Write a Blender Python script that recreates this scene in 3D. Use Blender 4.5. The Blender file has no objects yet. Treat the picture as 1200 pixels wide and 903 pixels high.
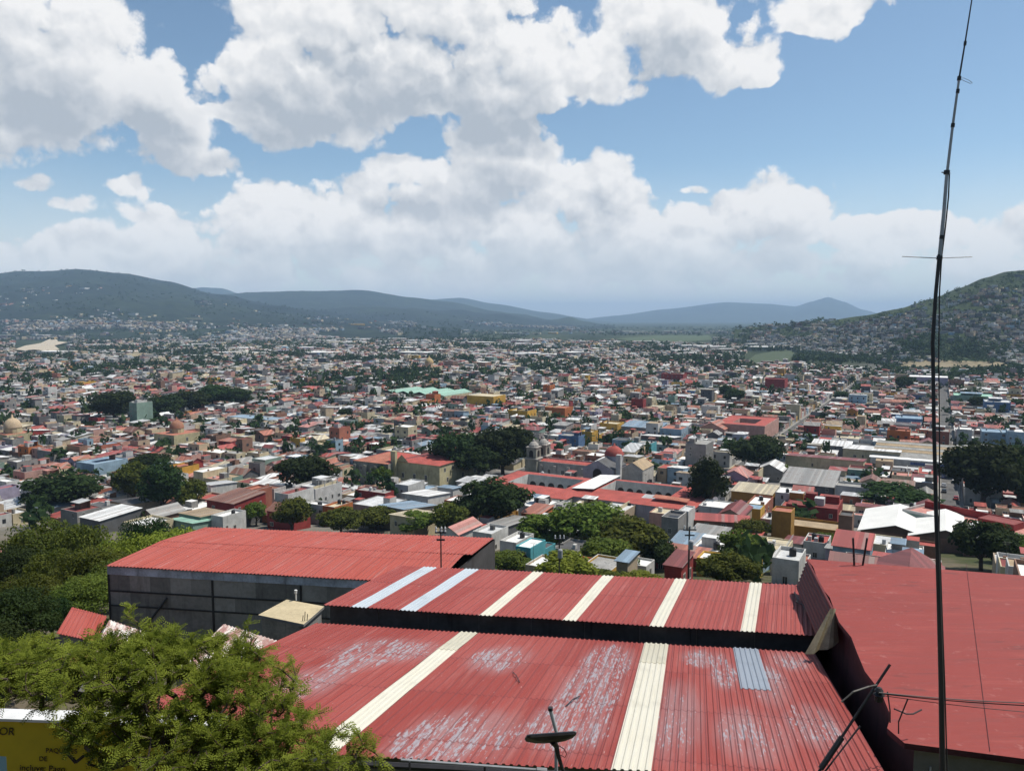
import bpy, math, random
import numpy as np
from mathutils import Vector, Matrix, noise as mnoise
S = bpy.context.scene
COL = S.collection
R = math.radians
W0, H0, FPX, HOR = 1200.0, 903.0, 900.0, 372.0
PITCH = math.atan((H0/2 - HOR)/FPX)
CP, SP = math.cos(PITCH), math.sin(PITCH)

# ---------------------------------------------------------------- sight lines of the photograph, used to measure the place
def ray(px, py):
    dv = (H0/2 - py)/FPX
    return Vector(((px - W0/2)/FPX, CP + dv*SP, -SP + dv*CP))
def at(px, py, y):
    d = ray(px, py)
    return d*(y/d.y)
def at_z(px, py, z):
    d = ray(px, py)
    return d*(z/d.z)
def proj(p):
    x, y, z = p
    f = y*CP - z*SP
    u = y*SP + z*CP
    if f <= 0.01: return (-9999, -9999)
    return (W0/2 + FPX*x/f, H0/2 - FPX*u/f)

# ---------------------------------------------------------------- objects
def link(o):
    COL.objects.link(o); return o
def tag(o, label=None, cat=None, group=None, kind=None):
    for k, v in (('label', label), ('category', cat), ('group', group), ('kind', kind)):
        if v is not None: o[k] = v
    return o
def thing(name, label, cat, loc=(0, 0, 0), rz=0.0, group=None):
    o = link(bpy.data.objects.new(name, None))
    o.empty_display_size = 0.2
    o.location = loc; o.rotation_euler = (0, 0, rz)
    return tag(o, label, cat, group)

class MB:
    def __init__(s):
        s.v = []; s.f = []; s.m = []; s.mats = []; s.uv = None
    def mi(s, mat):
        if mat not in s.mats: s.mats.append(mat)
        return s.mats.index(mat)
    def face(s, pts, mat, uv=None):
        b = len(s.v)
        s.v.extend([tuple(p) for p in pts])
        s.f.append(tuple(range(b, b+len(pts)))); s.m.append(s.mi(mat))
        if uv is not None:
            if s.uv is None: s.uv = {}
            s.uv[len(s.f)-1] = uv
    def box(s, x0, x1, y0, y1, z0, z1, mat, bottom=False, top=True):
        a, b, c, d = (x0, y0), (x1, y0), (x1, y1), (x0, y1)
        for p, q in ((a, b), (b, c), (c, d), (d, a)):
            s.face([(*p, z0), (*q, z0), (*q, z1), (*p, z1)], mat)
        if top: s.face([(*a, z1), (*b, z1), (*c, z1), (*d, z1)], mat)
        if bottom: s.face([(*d, z0), (*c, z0), (*b, z0), (*a, z0)], mat)
    def prism(s, top, depth, mat, sidemat=None, down=(0, 0, -1)):
        """a slab: polygon `top` (counter-clockwise from above) with thickness along `down`"""
        dn = Vector(down)*depth
        lo = [Vector(p)+dn for p in top]
        s.face(top, mat); s.face(lo[::-1], sidemat or mat)
        n = len(top)
        for i in range(n):
            j = (i+1) % n
            s.face([lo[i], lo[j], top[j], top[i]], sidemat or mat)
    def tube(s, pts, r, mat, n=6, cap=True):
        pts = [Vector(p) for p in pts]
        rs = r if isinstance(r, (list, tuple)) else [r]*len(pts)
        b = len(s.v); up = Vector((0.13, 0.31, 0.94))
        for i, p in enumerate(pts):
            t = (pts[min(i+1, len(pts)-1)] - pts[max(i-1, 0)])
            if t.length < 1e-9: t = Vector((0, 0, 1))
            t.normalize()
            u = t.cross(up)
            if u.length < 1e-3: u = t.cross(Vector((1, 0, 0)))
            u.normalize(); w = t.cross(u)
            for k in range(n):
                a = 2*math.pi*k/n
                s.v.append(tuple(p + (u*math.cos(a) + w*math.sin(a))*rs[i]))
        mi = s.mi(mat)
        for i in range(len(pts)-1):
            for k in range(n):
                k2 = (k+1) % n
                s.f.append((b+i*n+k, b+i*n+k2, b+(i+1)*n+k2, b+(i+1)*n+k)); s.m.append(mi)
        if cap:
            s.f.append(tuple(b+k for k in range(n))[::-1]); s.m.append(mi)
            e = b+(len(pts)-1)*n
            s.f.append(tuple(e+k for k in range(n))); s.m.append(mi)
    def lathe(s, prof, mat, n=16, c=(0, 0)):
        b = len(s.v); mi = s.mi(mat)
        for (r, z) in prof:
            for k in range(n):
                a = 2*math.pi*k/n
                s.v.append((c[0]+r*math.cos(a), c[1]+r*math.sin(a), z))
        for i in range(len(prof)-1):
            for k in range(n):
                k2 = (k+1) % n
                s.f.append((b+i*n+k, b+i*n+k2, b+(i+1)*n+k2, b+(i+1)*n+k)); s.m.append(mi)
    def add(s, quads, M=None):
        for pts, mat in quads:
            s.face([M @ Vector(p) for p in pts] if M is not None else pts, mat)
    def mesh(s, name):
        me = bpy.data.meshes.new(name)
        me.from_pydata(s.v, [], s.f)
        for m in s.mats: me.materials.append(m)
        me.polygons.foreach_set('material_index', s.m)
        if s.uv:
            l = me.uv_layers.new(name='UVMap')
            for fi, uvs in s.uv.items():
                for k, li in enumerate(me.polygons[fi].loop_indices): l.data[li].uv = uvs[k]
        me.update()
        return me
    def build(s, name, parent=None, smooth=False):
        me = s.mesh(name)
        if smooth: me.polygons.foreach_set('use_smooth', [True]*len(me.polygons))
        o = link(bpy.data.objects.new(name, me))
        if parent is not None: o.parent = parent
        return o

def np_mesh(name, verts, faces, mat, smooth=False):
    """verts (N,3), faces (M,k)"""
    me = bpy.data.meshes.new(name)
    nv, (nf, k) = len(verts), faces.shape
    me.vertices.add(nv); me.vertices.foreach_set('co', np.ascontiguousarray(verts, dtype=np.float32).ravel())
    me.loops.add(nf*k); me.loops.foreach_set('vertex_index', np.ascontiguousarray(faces, dtype=np.int32).ravel())
    me.polygons.add(nf); me.polygons.foreach_set('loop_start', np.arange(0, nf*k, k, dtype=np.int32))
    if smooth: me.polygons.foreach_set('use_smooth', np.ones(nf, dtype=bool))
    if mat is not None: me.materials.append(mat)
    me.update(calc_edges=True); me.validate()
    return me

# ---------------------------------------------------------------- materials
def lin(hexs, k=1.0):
    hexs = hexs.lstrip('#'); out = []
    for i in (0, 2, 4):
        c = int(hexs[i:i+2], 16)/255
        c = c/12.92 if c <= 0.04045 else ((c+0.055)/1.055)**2.4
        out.append(c*k)
    return (*out, 1.0)
class NT:
    """small helper round a node tree"""
    def __init__(s, tree): s.t = tree
    def n(s, typ, ins=None, **kw):
        nd = s.t.nodes.new(typ)
        for k, v in kw.items(): setattr(nd, k, v)
        for k, v in (ins or {}).items(): s.put(nd.inputs[k], v)
        return nd
    def put(s, sock, v):
        if isinstance(v, bpy.types.NodeSocket): s.t.links.new(v, sock)
        else: sock.default_value = v
    def m(s, op, a, b=None, c=None, clamp=False):
        nd = s.n('ShaderNodeMath', operation=op, use_clamp=clamp)
        s.put(nd.inputs[0], a)
        if b is not None: s.put(nd.inputs[1], b)
        if c is not None: s.put(nd.inputs[2], c)
        return nd.outputs[0]
    def mix(s, f, a, b):
        nd = s.n('ShaderNodeMix', data_type='RGBA')
        s.put(nd.inputs[0], f); s.put(nd.inputs[6], a); s.put(nd.inputs[7], b)
        return nd.outputs[2]
    def noise(s, vec, scale, detail=4, rough=0.55, dist=0.0):
        nd = s.n('ShaderNodeTexNoise', {'Scale': scale, 'Detail': detail, 'Roughness': rough, 'Distortion': dist})
        if vec is not None: s.put(nd.inputs['Vector'], vec)
        return nd.outputs['Fac']
    def ramp(s, f, a, b, lo=0.0, hi=1.0):
        nd = s.n('ShaderNodeMapRange', {'From Min': a, 'From Max': b, 'To Min': lo, 'To Max': hi}, interpolation_type='SMOOTHSTEP')
        s.put(nd.inputs['Value'], f)
        return nd.outputs[0]
    def mapping(s, vec, scale):
        nd = s.n('ShaderNodeMapping'); s.put(nd.inputs['Vector'], vec); nd.inputs['Scale'].default_value = scale
        return nd.outputs[0]
def new_mat(name):
    m = bpy.data.materials.new(name); m.use_nodes = True
    nt = NT(m.node_tree); bs = m.node_tree.nodes['Principled BSDF']
    bs.inputs['Specular IOR Level'].default_value = 0.3
    return m, nt, bs
def scale_col(c, k): return (min(c[0]*k, 1), min(c[1]*k, 1), min(c[2]*k, 1), 1)
def paint(name, col, rough=0.85, scale=0.35, lo=0.72, hi=1.08, dirt='#6b6257', dirt_amt=0.35):
    """weathered paint, plaster or concrete: blotches, fine grain, stains running down"""
    m, t, bs = new_mat(name)
    oc = t.n('ShaderNodeTexCoord').outputs['Object']
    n1 = t.noise(oc, scale, 5); n2 = t.noise(oc, scale*9, 3)
    f = t.m('ADD', t.m('MULTIPLY', n1, 0.7), t.m('MULTIPLY', n2, 0.3))
    c = t.mix(t.ramp(f, 0.3, 0.7), scale_col(col, lo), scale_col(col, hi))
    st = t.noise(t.mapping(oc, (1.6, 1.6, 0.25)), 1.0, 4, 0.6)
    c = t.mix(t.m('MULTIPLY', t.ramp(st, 0.52, 0.75), dirt_amt), c, lin(dirt, 0.8))
    t.put(bs.inputs['Base Color'], c); bs.inputs['Roughness'].default_value = rough
    return m
def sheet(name, col, rough=0.5, pitch=0.9, rust='#7a4a38', amt=0.4):
    """roof of metal or fibre-cement sheets with joints every `pitch` metres, patchy ageing"""
    m, t, bs = new_mat(name)
    oc = t.n('ShaderNodeTexCoord').outputs['Object']
    sx = t.n('ShaderNodeSeparateXYZ'); t.put(sx.inputs[0], oc)
    u = t.m('DIVIDE', sx.outputs[0], pitch)
    wn = t.n('ShaderNodeTexWhiteNoise', noise_dimensions='1D'); t.put(wn.inputs['W'], t.m('FLOOR', u))
    k = t.ramp(wn.outputs['Value'], 0, 1, 0.7, 1.12)
    fr = t.m('FRACT', u)
    joint = t.m('LESS_THAN', fr, 0.09)
    n1 = t.noise(oc, 0.5, 5, 0.65)
    c = t.n('ShaderNodeVectorMath', operation='SCALE'); t.put(c.inputs[0], col[:3]); t.put(c.inputs[3], k)
    c = t.mix(t.m('MULTIPLY', t.ramp(n1, 0.5, 0.72), amt), c.outputs[0], lin(rust, 0.8))
    old = t.m('GREATER_THAN', wn.outputs['Value'], 0.86)
    c = t.mix(t.m('MULTIPLY', old, 0.6), c, lin('#8b837b', 0.8))
    c = t.mix(t.m('MULTIPLY', joint, 0.4), c, scale_col(col, 0.45))
    t.put(bs.inputs['Base Color'], c); bs.inputs['Roughness'].default_value = rough
    wv = t.n('ShaderNodeTexWave', {'Scale': 1.0}, wave_type='BANDS', bands_direction='X'); t.put(wv.inputs['Vector'], t.mapping(oc, (3.4, 0, 0)))
    bp = t.n('ShaderNodeBump', {'Strength': 0.35, 'Distance': 0.05}); t.put(bp.inputs['Height'], wv.outputs['Fac'])
    t.put(bs.inputs['Normal'], bp.outputs[0])
    return m
def leaf_mat(name, a, b, scale=0.6, trans=0.35):
    m, t, bs = new_mat(name)
    g = t.n('ShaderNodeNewGeometry'); oi = t.n('ShaderNodeObjectInfo')
    n1 = t.noise(g.outputs['Position'], scale, 3)
    f = t.m('ADD', t.m('MULTIPLY', t.ramp(n1, 0.3, 0.7), 0.55), t.m('MULTIPLY', g.outputs['Random Per Island'], 0.45))
    c = t.mix(f, a, b)
    hv = t.n('ShaderNodeHueSaturation'); t.put(hv.inputs['Color'], c)
    t.put(hv.inputs['Hue'], t.ramp(oi.outputs['Random'], 0, 1, 0.465, 0.515)); t.put(hv.inputs['Value'], t.ramp(oi.outputs['Random'], 0, 1, 0.7, 1.3))
    t.put(bs.inputs['Base Color'], hv.outputs[0]); bs.inputs['Roughness'].default_value = 0.8; bs.inputs['Specular IOR Level'].default_value = 0.08
    tr = t.n('ShaderNodeBsdfTranslucent'); t.put(tr.inputs['Color'], hv.outputs[0])
    mx = t.n('ShaderNodeMixShader', {0: trans}); t.put(mx.inputs[1], bs.outputs[0]); t.put(mx.inputs[2], tr.outputs[0])
    t.put(m.node_tree.nodes['Material Output'].inputs['Surface'], mx.outputs[0])
    return m

WALLS = {  # name used in labels -> colour
 'white': '#d6d4ce', 'cream': '#d8c9a6', 'yellow': '#d9ab4a', 'orange': '#c97845', 'terracotta': '#b0705a', 'salmon': '#d0a394',
 'red': '#9d3a37', 'pale blue': '#a0b9c8', 'blue': '#6685ab', 'green': '#8ca596', 'turquoise': '#5fb0b8', 'grey': '#9b9893',
 'brick': '#92705e', 'lilac': '#b2a9bd', 'beige': '#c2ad92', 'dark grey': '#6a6a6a', 'ochre': '#b5873e'}
ROOFS = {'white': '#f3f2ee', 'red': '#b0584f', 'dark red': '#8a4a46', 'rust': '#8d6454', 'grey': '#a3a19c', 'pale grey': '#d2d3d2', 'cream': '#cfc2a4',
 'blue grey': '#8fa6b8', 'dark grey': '#5f5f60', 'terracotta': '#b57560', 'pink': '#c98d82', 'mint': '#9fc9b4', 'tan': '#b09a7c'}
MW = {k: paint('wall '+k, lin(v, 0.72)) for k, v in WALLS.items()}
MR = {k: paint('roof '+k, lin(v, 0.80), 0.9, 0.3, 0.72, 1.12, '#4a423b', 0.3 if k in ('white', 'pale grey', 'cream') else 0.55) for k, v in ROOFS.items()}
MS = {k: sheet('sheet '+k, lin(v, 0.78)) for k, v in ROOFS.items()}
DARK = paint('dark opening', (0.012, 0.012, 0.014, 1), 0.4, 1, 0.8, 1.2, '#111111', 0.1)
def glass_mat():
    m, t, bs = new_mat('window glass')
    oc = t.n('ShaderNodeTexCoord').outputs['Object']
    t.put(bs.inputs['Base Color'], t.mix(t.noise(oc, 0.8, 2), (0.012, 0.014, 0.018, 1), (0.05, 0.055, 0.06, 1)))
    bs.inputs['Roughness'].default_value = 0.12; bs.inputs['Specular IOR Level'].default_value = 0.5
    return m
GLASS = glass_mat()
TRIM = paint('pale trim', lin('#cfcac0', 0.8), 0.8)
BLACKP = paint('black plastic', (0.018, 0.018, 0.02, 1), 0.45, 1.0)
WHITEP = paint('white plastic', lin('#d8d8d6', 0.85), 0.5, 1.0)
STEEL = paint('galvanised steel', (0.33, 0.34, 0.35, 1), 0.45, 2.0)
DSTEEL = paint('dark steel', (0.03, 0.03, 0.033, 1), 0.5, 2.0)
BARK = paint('bark', (0.075, 0.055, 0.04, 1), 0.95, 4.0, 0.5, 1.3)
LF_DARK = leaf_mat('leaves dark', (0.011, 0.026, 0.009, 1), (0.042, 0.068, 0.019, 1), 0.25)
LF_MID = leaf_mat('leaves mid', (0.042, 0.072, 0.013, 1), (0.13, 0.165, 0.03, 1), 0.35)
LF_LIGHT = leaf_mat('leaves light', (0.095, 0.15, 0.019, 1), (0.23, 0.30, 0.045, 1), 0.45)
LF_FINE = leaf_mat('leaves feathery', (0.115, 0.195, 0.026, 1), (0.29, 0.41, 0.06, 1), 1.5, 0.5)
LF_FAR = leaf_mat('leaves far', (0.012, 0.026, 0.01, 1), (0.04, 0.062, 0.02, 1), 0.02)
# ---------------------------------------------------------------- camera, sun, sky
cam = link(bpy.data.objects.new('camera', bpy.data.cameras.new('camera')))
cam.data.sensor_width = 36; cam.data.lens = 36*FPX/W0
cam.data.clip_start = 0.1; cam.data.clip_end = 120000
cam.rotation_euler = (math.pi/2 - PITCH, 0, 0)
S.camera = cam
SUN_AZ, SUN_EL = 75.0, 62.0
sl = bpy.data.lights.new('sun', 'SUN'); sl.energy = 5.0; sl.angle = R(0.5); sl.color = (1.0, 0.95, 0.87)
sun = link(bpy.data.objects.new('sun', sl))
sd = Vector((math.sin(R(SUN_AZ))*math.cos(R(SUN_EL)), math.cos(R(SUN_AZ))*math.cos(R(SUN_EL)), math.sin(R(SUN_EL))))
sun.rotation_euler = sd.to_track_quat('Z', 'Y').to_euler(); sun.location = (0, 0, 300)

wd = bpy.data.worlds.new('World'); S.world = wd; wd.use_nodes = True
wt = NT(wd.node_tree)
sky = wt.n('ShaderNodeTexSky', sky_type='NISHITA'); sky.sun_disc = False
sky.sun_elevation = R(SUN_EL); sky.sun_rotation = R(SUN_AZ); sky.altitude = 1550; sky.air_density = 1.0; sky.dust_density = 1.5; sky.ozone_density = 1.6
# clouds: soft ellipses in azimuth and elevation (x, y, half-width, rise, drop in the photograph's pixels), eaten into by fractal noise
CLOUDS = [(45,92,150,125,88),(-80,80,150,120,95),(190,112,82,56,66),(328,95,66,94,72),(405,72,140,90,78),(480,45,125,75,92),(570,60,95,78,78),(622,100,46,75,48),(330,140,110,30,12),(475,118,90,40,16),
 (790,38,95,78,52),(705,85,62,46,32),(845,72,58,34,26),(880,90,26,12,9,.45),(655,100,40,36,22),(985,15,74,32,30),(950,40,44,14,10,.6),
 (565,185,84,62,52),(490,198,56,28,28),(600,160,42,30,34),(215,195,88,28,22,.6),(160,222,60,20,14,.6),(190,247,74,18,14,.6),(42,213,34,18,13,.45),(76,240,30,20,14,.45),
 (300,275,90,60,40),(372,268,100,58,48),(425,245,58,38,38),(210,285,90,38,30),(110,292,80,30,24),(15,302,76,28,22),(520,265,115,58,48),(620,262,74,50,40),
 (690,240,72,68,60),(740,268,78,46,40),(830,275,80,34,28),(925,255,76,46,32),(1005,268,92,26,24),(880,247,44,26,18),(1075,275,70,24,20),(1195,278,62,34,26),(822,227,40,11,9,.5),
 (300,322,420,22,30,.5),(760,312,420,28,36,.55),(1180,310,160,26,30,.6),
 (1290,270,90,40,24),(1330,120,120,60,40),(1420,300,120,50,30),(-120,300,120,40,30)]
def cloud_group():
    g = bpy.data.node_groups.new('cloud shape', 'ShaderNodeTree')
    for nm in ('az', 'el'): g.interface.new_socket(nm, in_out='INPUT', socket_type='NodeSocketFloat')
    g.interface.new_socket('d', in_out='OUTPUT', socket_type='NodeSocketFloat')
    t = NT(g); gi = t.n('NodeGroupInput'); go = t.n('NodeGroupOutput')
    acc = None
    for (px, py, rx, up, dn, *kk) in CLOUDS:
        d = ray(px, py).normalized()
        a0, e0 = math.atan2(d.x, d.y), math.asin(d.z)
        ca = 1/(1+((px-600)/900)**2); 
        rx_, up_, dn_ = rx/FPX*ca, up/FPX*math.sqrt(ca), dn/FPX*math.sqrt(ca)
        da = t.m('MULTIPLY', t.m('SUBTRACT', gi.outputs[0], a0), 1/rx_)
        de = t.m('SUBTRACT', gi.outputs[1], e0)
        de = t.m('MAXIMUM', t.m('MULTIPLY', de, 1/up_), t.m('MULTIPLY', de, -1/dn_))
        v = t.m('SUBTRACT', kk[0] if kk else 1.0, t.m('MULTIPLY_ADD', da, da, t.m('MULTIPLY', de, de)))
        acc = v if acc is None else t.m('SMOOTH_MAX', acc, v, 0.25)
    t.t.links.new(t.m('MAXIMUM', acc, -2.0), go.inputs[0])
    return g
CG = cloud_group()
gen = wt.n('ShaderNodeTexCoord').outputs['Generated']
nrm = wt.n('ShaderNodeVectorMath', operation='NORMALIZE'); wt.put(nrm.inputs[0], gen)
sx = wt.n('ShaderNodeSeparateXYZ'); wt.put(sx.inputs[0], nrm.outputs[0])
az = wt.m('ARCTAN2', sx.outputs[0], sx.outputs[1]); el = wt.m('ARCSINE', sx.outputs[2])
# warp the outlines so that no ellipse shows
def cvec(daz, de): 
    c = wt.n('ShaderNodeCombineXYZ'); wt.put(c.inputs[0], wt.m('ADD', az, daz) if daz else az); wt.put(c.inputs[1], wt.m('ADD', el, de) if de else el); return c.outputs[0]
base = cvec(0, 0)
wn = wt.n('ShaderNodeTexNoise', {'Scale': 9.0, 'Detail': 3.0, 'Roughness': 0.5}, noise_dimensions='2D'); wt.put(wn.inputs['Vector'], base)
ws = wt.n('ShaderNodeSeparateXYZ'); wt.put(ws.inputs[0], wn.outputs['Color'])
azw = wt.m('MULTIPLY_ADD', wt.m('SUBTRACT', ws.outputs[0], 0.5), 0.07, az)
elw = wt.m('MULTIPLY_ADD', wt.m('SUBTRACT', ws.outputs[1], 0.5), 0.05, el)
wn2 = wt.n('ShaderNodeTexNoise', {'Scale': 38.0, 'Detail': 4.0, 'Roughness': 0.6}, noise_dimensions='2D'); wt.put(wn2.inputs['Vector'], base)
ws2 = wt.n('ShaderNodeSeparateXYZ'); wt.put(ws2.inputs[0], wn2.outputs['Color'])
azp = wt.m('MULTIPLY_ADD', wt.m('SUBTRACT', ws2.outputs[0], 0.5), 0.020, az)
elp = wt.m('MULTIPLY_ADD', wt.m('SUBTRACT', ws2.outputs[1], 0.5), 0.020, el)
def shape(off_a, off_e):
    n = wt.n('ShaderNodeGroup'); n.node_tree = CG
    wt.put(n.inputs[0], wt.m('ADD', azw, off_a)); wt.put(n.inputs[1], wt.m('ADD', elw, off_e))
    return n.outputs[0]
def fbm(off_a, off_e, scale, detail, rough):
    v = cvec(off_a, off_e)
    nd = wt.n('ShaderNodeTexNoise', {'Scale': scale, 'Detail': detail, 'Roughness': rough}, noise_dimensions='2D'); wt.put(nd.inputs['Vector'], v)
    return wt.m('SUBTRACT', nd.outputs['Fac'], 0.5)
def puffs(off_a, off_e, scale, det=2.0):
    # billows: rounded lumps, each carrying smaller ones
    nd = wt.n('ShaderNodeTexVoronoi', {'Scale': scale, 'Detail': det, 'Roughness': 0.5, 'Lacunarity': 2.4}, feature='F1', voronoi_dimensions='2D', normalize=True)
    wv = wt.n('ShaderNodeCombineXYZ'); wt.put(wv.inputs[0], wt.m('ADD', azp, off_a)); wt.put(wv.inputs[1], wt.m('MULTIPLY', wt.m('ADD', elp, off_e), 1.15))
    wt.put(nd.inputs['Vector'], wv.outputs[0])
    return wt.m('SUBTRACT', 0.25, wt.m('MULTIPLY', nd.outputs['Distance'], nd.outputs['Distance']))
SH0 = shape(0, 0)
NZ = fbm(0, 0, 12.0, 9.0, 0.66)
PF = puffs(0, 0, 11.0, 2.0)
D0 = wt.m('MULTIPLY_ADD', wt.m('SUBTRACT', PF, 0.145), 4.7, wt.m('MULTIPLY_ADD', NZ, 1.6, SH0))
SH1 = shape(0.012, 0.056)                           # how much cloud lies above, towards the sun
lump = wt.m('SUBTRACT', PF, puffs(0.008, 0.016, 11.0, 2.0))  # lit shoulders and shaded creases of the billows
fine = wt.m('SUBTRACT', NZ, fbm(0.004, 0.008, 12.0, 9.0, 0.66))
alpha = wt.m('MULTIPLY', wt.ramp(D0, -0.08, 0.32), 0.99)
sh = wt.m('MULTIPLY_ADD', wt.ramp(wt.m('MULTIPLY_ADD', NZ, 0.8, SH1), -0.1, 1.25), 0.86, 0.06)
sh = wt.m('SUBTRACT', sh, wt.m('MULTIPLY', lump, 3.6))
sh = wt.m('SUBTRACT', sh, wt.m('MULTIPLY', fine, 1.3), None, True)
# the flat undersides of the upper clouds are grey
und = wt.m('MULTIPLY', wt.m('MULTIPLY', wt.ramp(el, 0.195, 0.205, 0.0, 1.0), wt.ramp(el, 0.205, 0.30, 1.0, 0.0)), wt.ramp(D0, 0.15, 1.0))
sh = wt.m('ADD', wt.m('MULTIPLY', wt.m('MULTIPLY', sh, 0.9), wt.ramp(el, 0.04, 0.20, 0.7, 1.05)), wt.m('MULTIPLY', und, 0.34), None, True)
XK = 10.0                                           # lamp strength that gives 1.0 on the picture is 1/XK
ccol = wt.mix(sh, (0.84*XK, 0.835*XK, 0.83*XK, 1), (0.41*XK, 0.455*XK, 0.51*XK, 1))
SKYK = wt.n('ShaderNodeVectorMath', operation='MULTIPLY'); wt.put(SKYK.inputs[0], sky.outputs[0]); SKYK.inputs[1].default_value = (1.16, 1.22, 1.13)
veil = wt.m('MULTIPLY', wt.ramp(el, 0.0, 0.20, 1.0, 0.0), wt.ramp(fbm(0.3, 0.1, 5.0, 5.0, 0.6), -0.25, 0.2, 0.55, 0.95))
skyc = wt.mix(veil, SKYK.outputs[0], (0.74*XK, 0.75*XK, 0.75*XK, 1))
lowa = wt.m('MULTIPLY', alpha, wt.ramp(el, 0.0, 0.13, 0.45, 1.0))   # low clouds fade into the veil
final = wt.mix(lowa, skyc, ccol)
bgn = wd.node_tree.nodes['Background']; bgn.inputs['Strength'].default_value = 0.10
wt.put(bgn.inputs['Color'], final)
wd.cycles.sampling_method = 'MANUAL'; wd.cycles.sample_map_resolution = 512

S.view_settings.view_transform = 'Standard'; S.view_settings.look = 'None'
S.view_settings.exposure = 0.2; S.view_settings.gamma = 1; S.view_settings.use_curve_mapping = False
cy = S.cycles
cy.use_denoising = True
try: cy.denoiser = 'OPENIMAGEDENOISE'; cy.denoising_input_passes = 'RGB_ALBEDO_NORMAL'; cy.denoising_prefilter = 'ACCURATE'
except Exception: pass
cy.use_adaptive_sampling = True; cy.adaptive_threshold = 0.015; cy.adaptive_min_samples = 20
cy.max_bounces = 5; cy.diffuse_bounces = 3; cy.glossy_bounces = 2; cy.transmission_bounces = 2; cy.volume_bounces = 0; cy.transparent_max_bounces = 8
cy.caustics_reflective = False; cy.caustics_refractive = False; cy.sample_clamp_indirect = 6.0

# ---------------------------------------------------------------- ground and hills
GP = [(-1e5,-1.8),(1.5,-1.8),(4,-4.4),(8,-8.0),(13,-10.6),(20,-15.2),(30,-17.2),(50,-21.5),(70,-27),(100,-38),(150,-52),(200,-62),(260,-69.5),(330,-72),(500,-73.5),(800,-76),(1500,-78),(3000,-80),(1e6,-80)]
def gz(x, y):
    for (a, za), (b, zb) in zip(GP, GP[1:]):
        if y <= b:
            t = (y-a)/(b-a); return za+(zb-za)*t
    return -80.0
def lerp_prof(prof, u):
    if u <= prof[0][0]: return prof[0][1]
    for (a, ya), (b, yb) in zip(prof, prof[1:]):
        if u <= b:
            t = (u-a)/(b-a); t = t*t*(3-2*t)*0.5 + t*0.5
            return ya+(yb-ya)*t
    return prof[-1][1]
def range_z(spec, u, y):
    """height of a range of hills seen along photo column u at distance y"""
    prof, D, F, amp, freq = spec['prof'], spec['D'], spec['F'], spec['amp'], spec['freq']
    D_, F_ = (D(u) if callable(D) else D), (F(u) if callable(F) else F)
    yp = lerp_prof(prof, u)
    Hh = (HOR-yp)/FPX*D_
    x = (u-600)/FPX*y
    b0 = -81.0
    t = (y-F_)/(D_-F_)
    if t <= 0 or t >= 2: return b0
    tt = t if t <= 1 else 2-t
    s = tt*tt*(3-2*tt)*0.45 + tt*0.55
    p = Vector((x*freq, y*freq, spec.get('seed', 0)))
    nz = (mnoise.ridged_multi_fractal(p, 1.0, 2.1, 6, 1.0, 2.0) - 1.0)
    nz2 = mnoise.fractal(p*5, 1.0, 2.0, 5)
    w = math.sin(math.pi*min(max(tt, 0), 1)*0.86 + 0.05)*min(1, tt*6) * (1.0 if tt < 0.86 else max(0.12, (1-tt)/0.14))
    return b0 + (Hh-b0)*s + w*amp*(nz*0.8+nz2*0.25)
def range_mesh(name, spec, mat, nu=260, ny=70, kind='structure', label=None):
    u0, u1 = spec['prof'][0][0], spec['prof'][-1][0]
    V = []
    for j in range(ny+1):
        for i in range(nu+1):
            u = u0+(u1-u0)*i/nu
            D_ = spec['D'](u) if callable(spec['D']) else spec['D']; F_ = spec['F'](u) if callable(spec['F']) else spec['F']
            t = j/ny*1.5
            y = F_+(D_-F_)*t
            V.append(((u-600)/FPX*y, y, range_z(spec, u, y)))
    Fc = [(j*(nu+1)+i, j*(nu+1)+i+1, (j+1)*(nu+1)+i+1, (j+1)*(nu+1)+i) for j in range(ny) for i in range(nu)]
    me = np_mesh(name, np.array(V), np.array(Fc), mat, True)
    o = link(bpy.data.objects.new(name, me)); o['kind'] = kind
    if label: o['label'] = label
    return o
def land_mat(name, cols, scale, soil=None, soil_t=0.62):
    m, t, bs = new_mat(name)
    g = t.n('ShaderNodeNewGeometry').outputs['Position']
    n1 = t.noise(g, scale, 6, 0.65); n2 = t.noise(g, scale*14, 5, 0.65); n3 = t.noise(g, scale*60, 3, 0.6)
    c = t.mix(t.ramp(n1, 0.38, 0.62), cols[0], cols[1])  # broad dark patches in the land colour take the place of cloud shadow
    c = t.mix(t.m('MULTIPLY', t.ramp(n2, 0.45, 0.56), 0.85), c, cols[2])
    c = t.mix(t.m('MULTIPLY', t.ramp(n3, 0.5, 0.65), 0.5), c, scale_col(cols[2], 0.6))
    if soil: c = t.mix(t.m('MULTIPLY', t.ramp(t.noise(g, scale*5, 5, 0.7), soil_t, soil_t+0.1), 0.8), c, soil)
    t.put(bs.inputs['Base Color'], c); bs.inputs['Roughness'].default_value = 0.95; bs.inputs['Specular IOR Level'].default_value = 0.1
    bp = t.n('ShaderNodeBump', {'Strength': 0.7, 'Distance': 0.25/scale*0.02}); t.put(bp.inputs['Height'], n2); t.put(bs.inputs['Normal'], bp.outputs[0])
    return m
G_FOREST_SHADE, G_SCRUB, G_GRASS = (0.008,0.016,0.015,1), (0.026,0.040,0.024,1), (0.085,0.10,0.036,1)  # forest colour darkened for cloud shade, with extra blue imitating distance haze
M_FAR = land_mat('far hills', (G_FOREST_SHADE, G_SCRUB, (0.03,0.045,0.02,1)), 0.0009)
M_MNT = land_mat('mountain scrub', (G_FOREST_SHADE, G_SCRUB, (0.010,0.019,0.015,1)), 0.0008, (0.2,0.17,0.11,1), 0.70)
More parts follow.
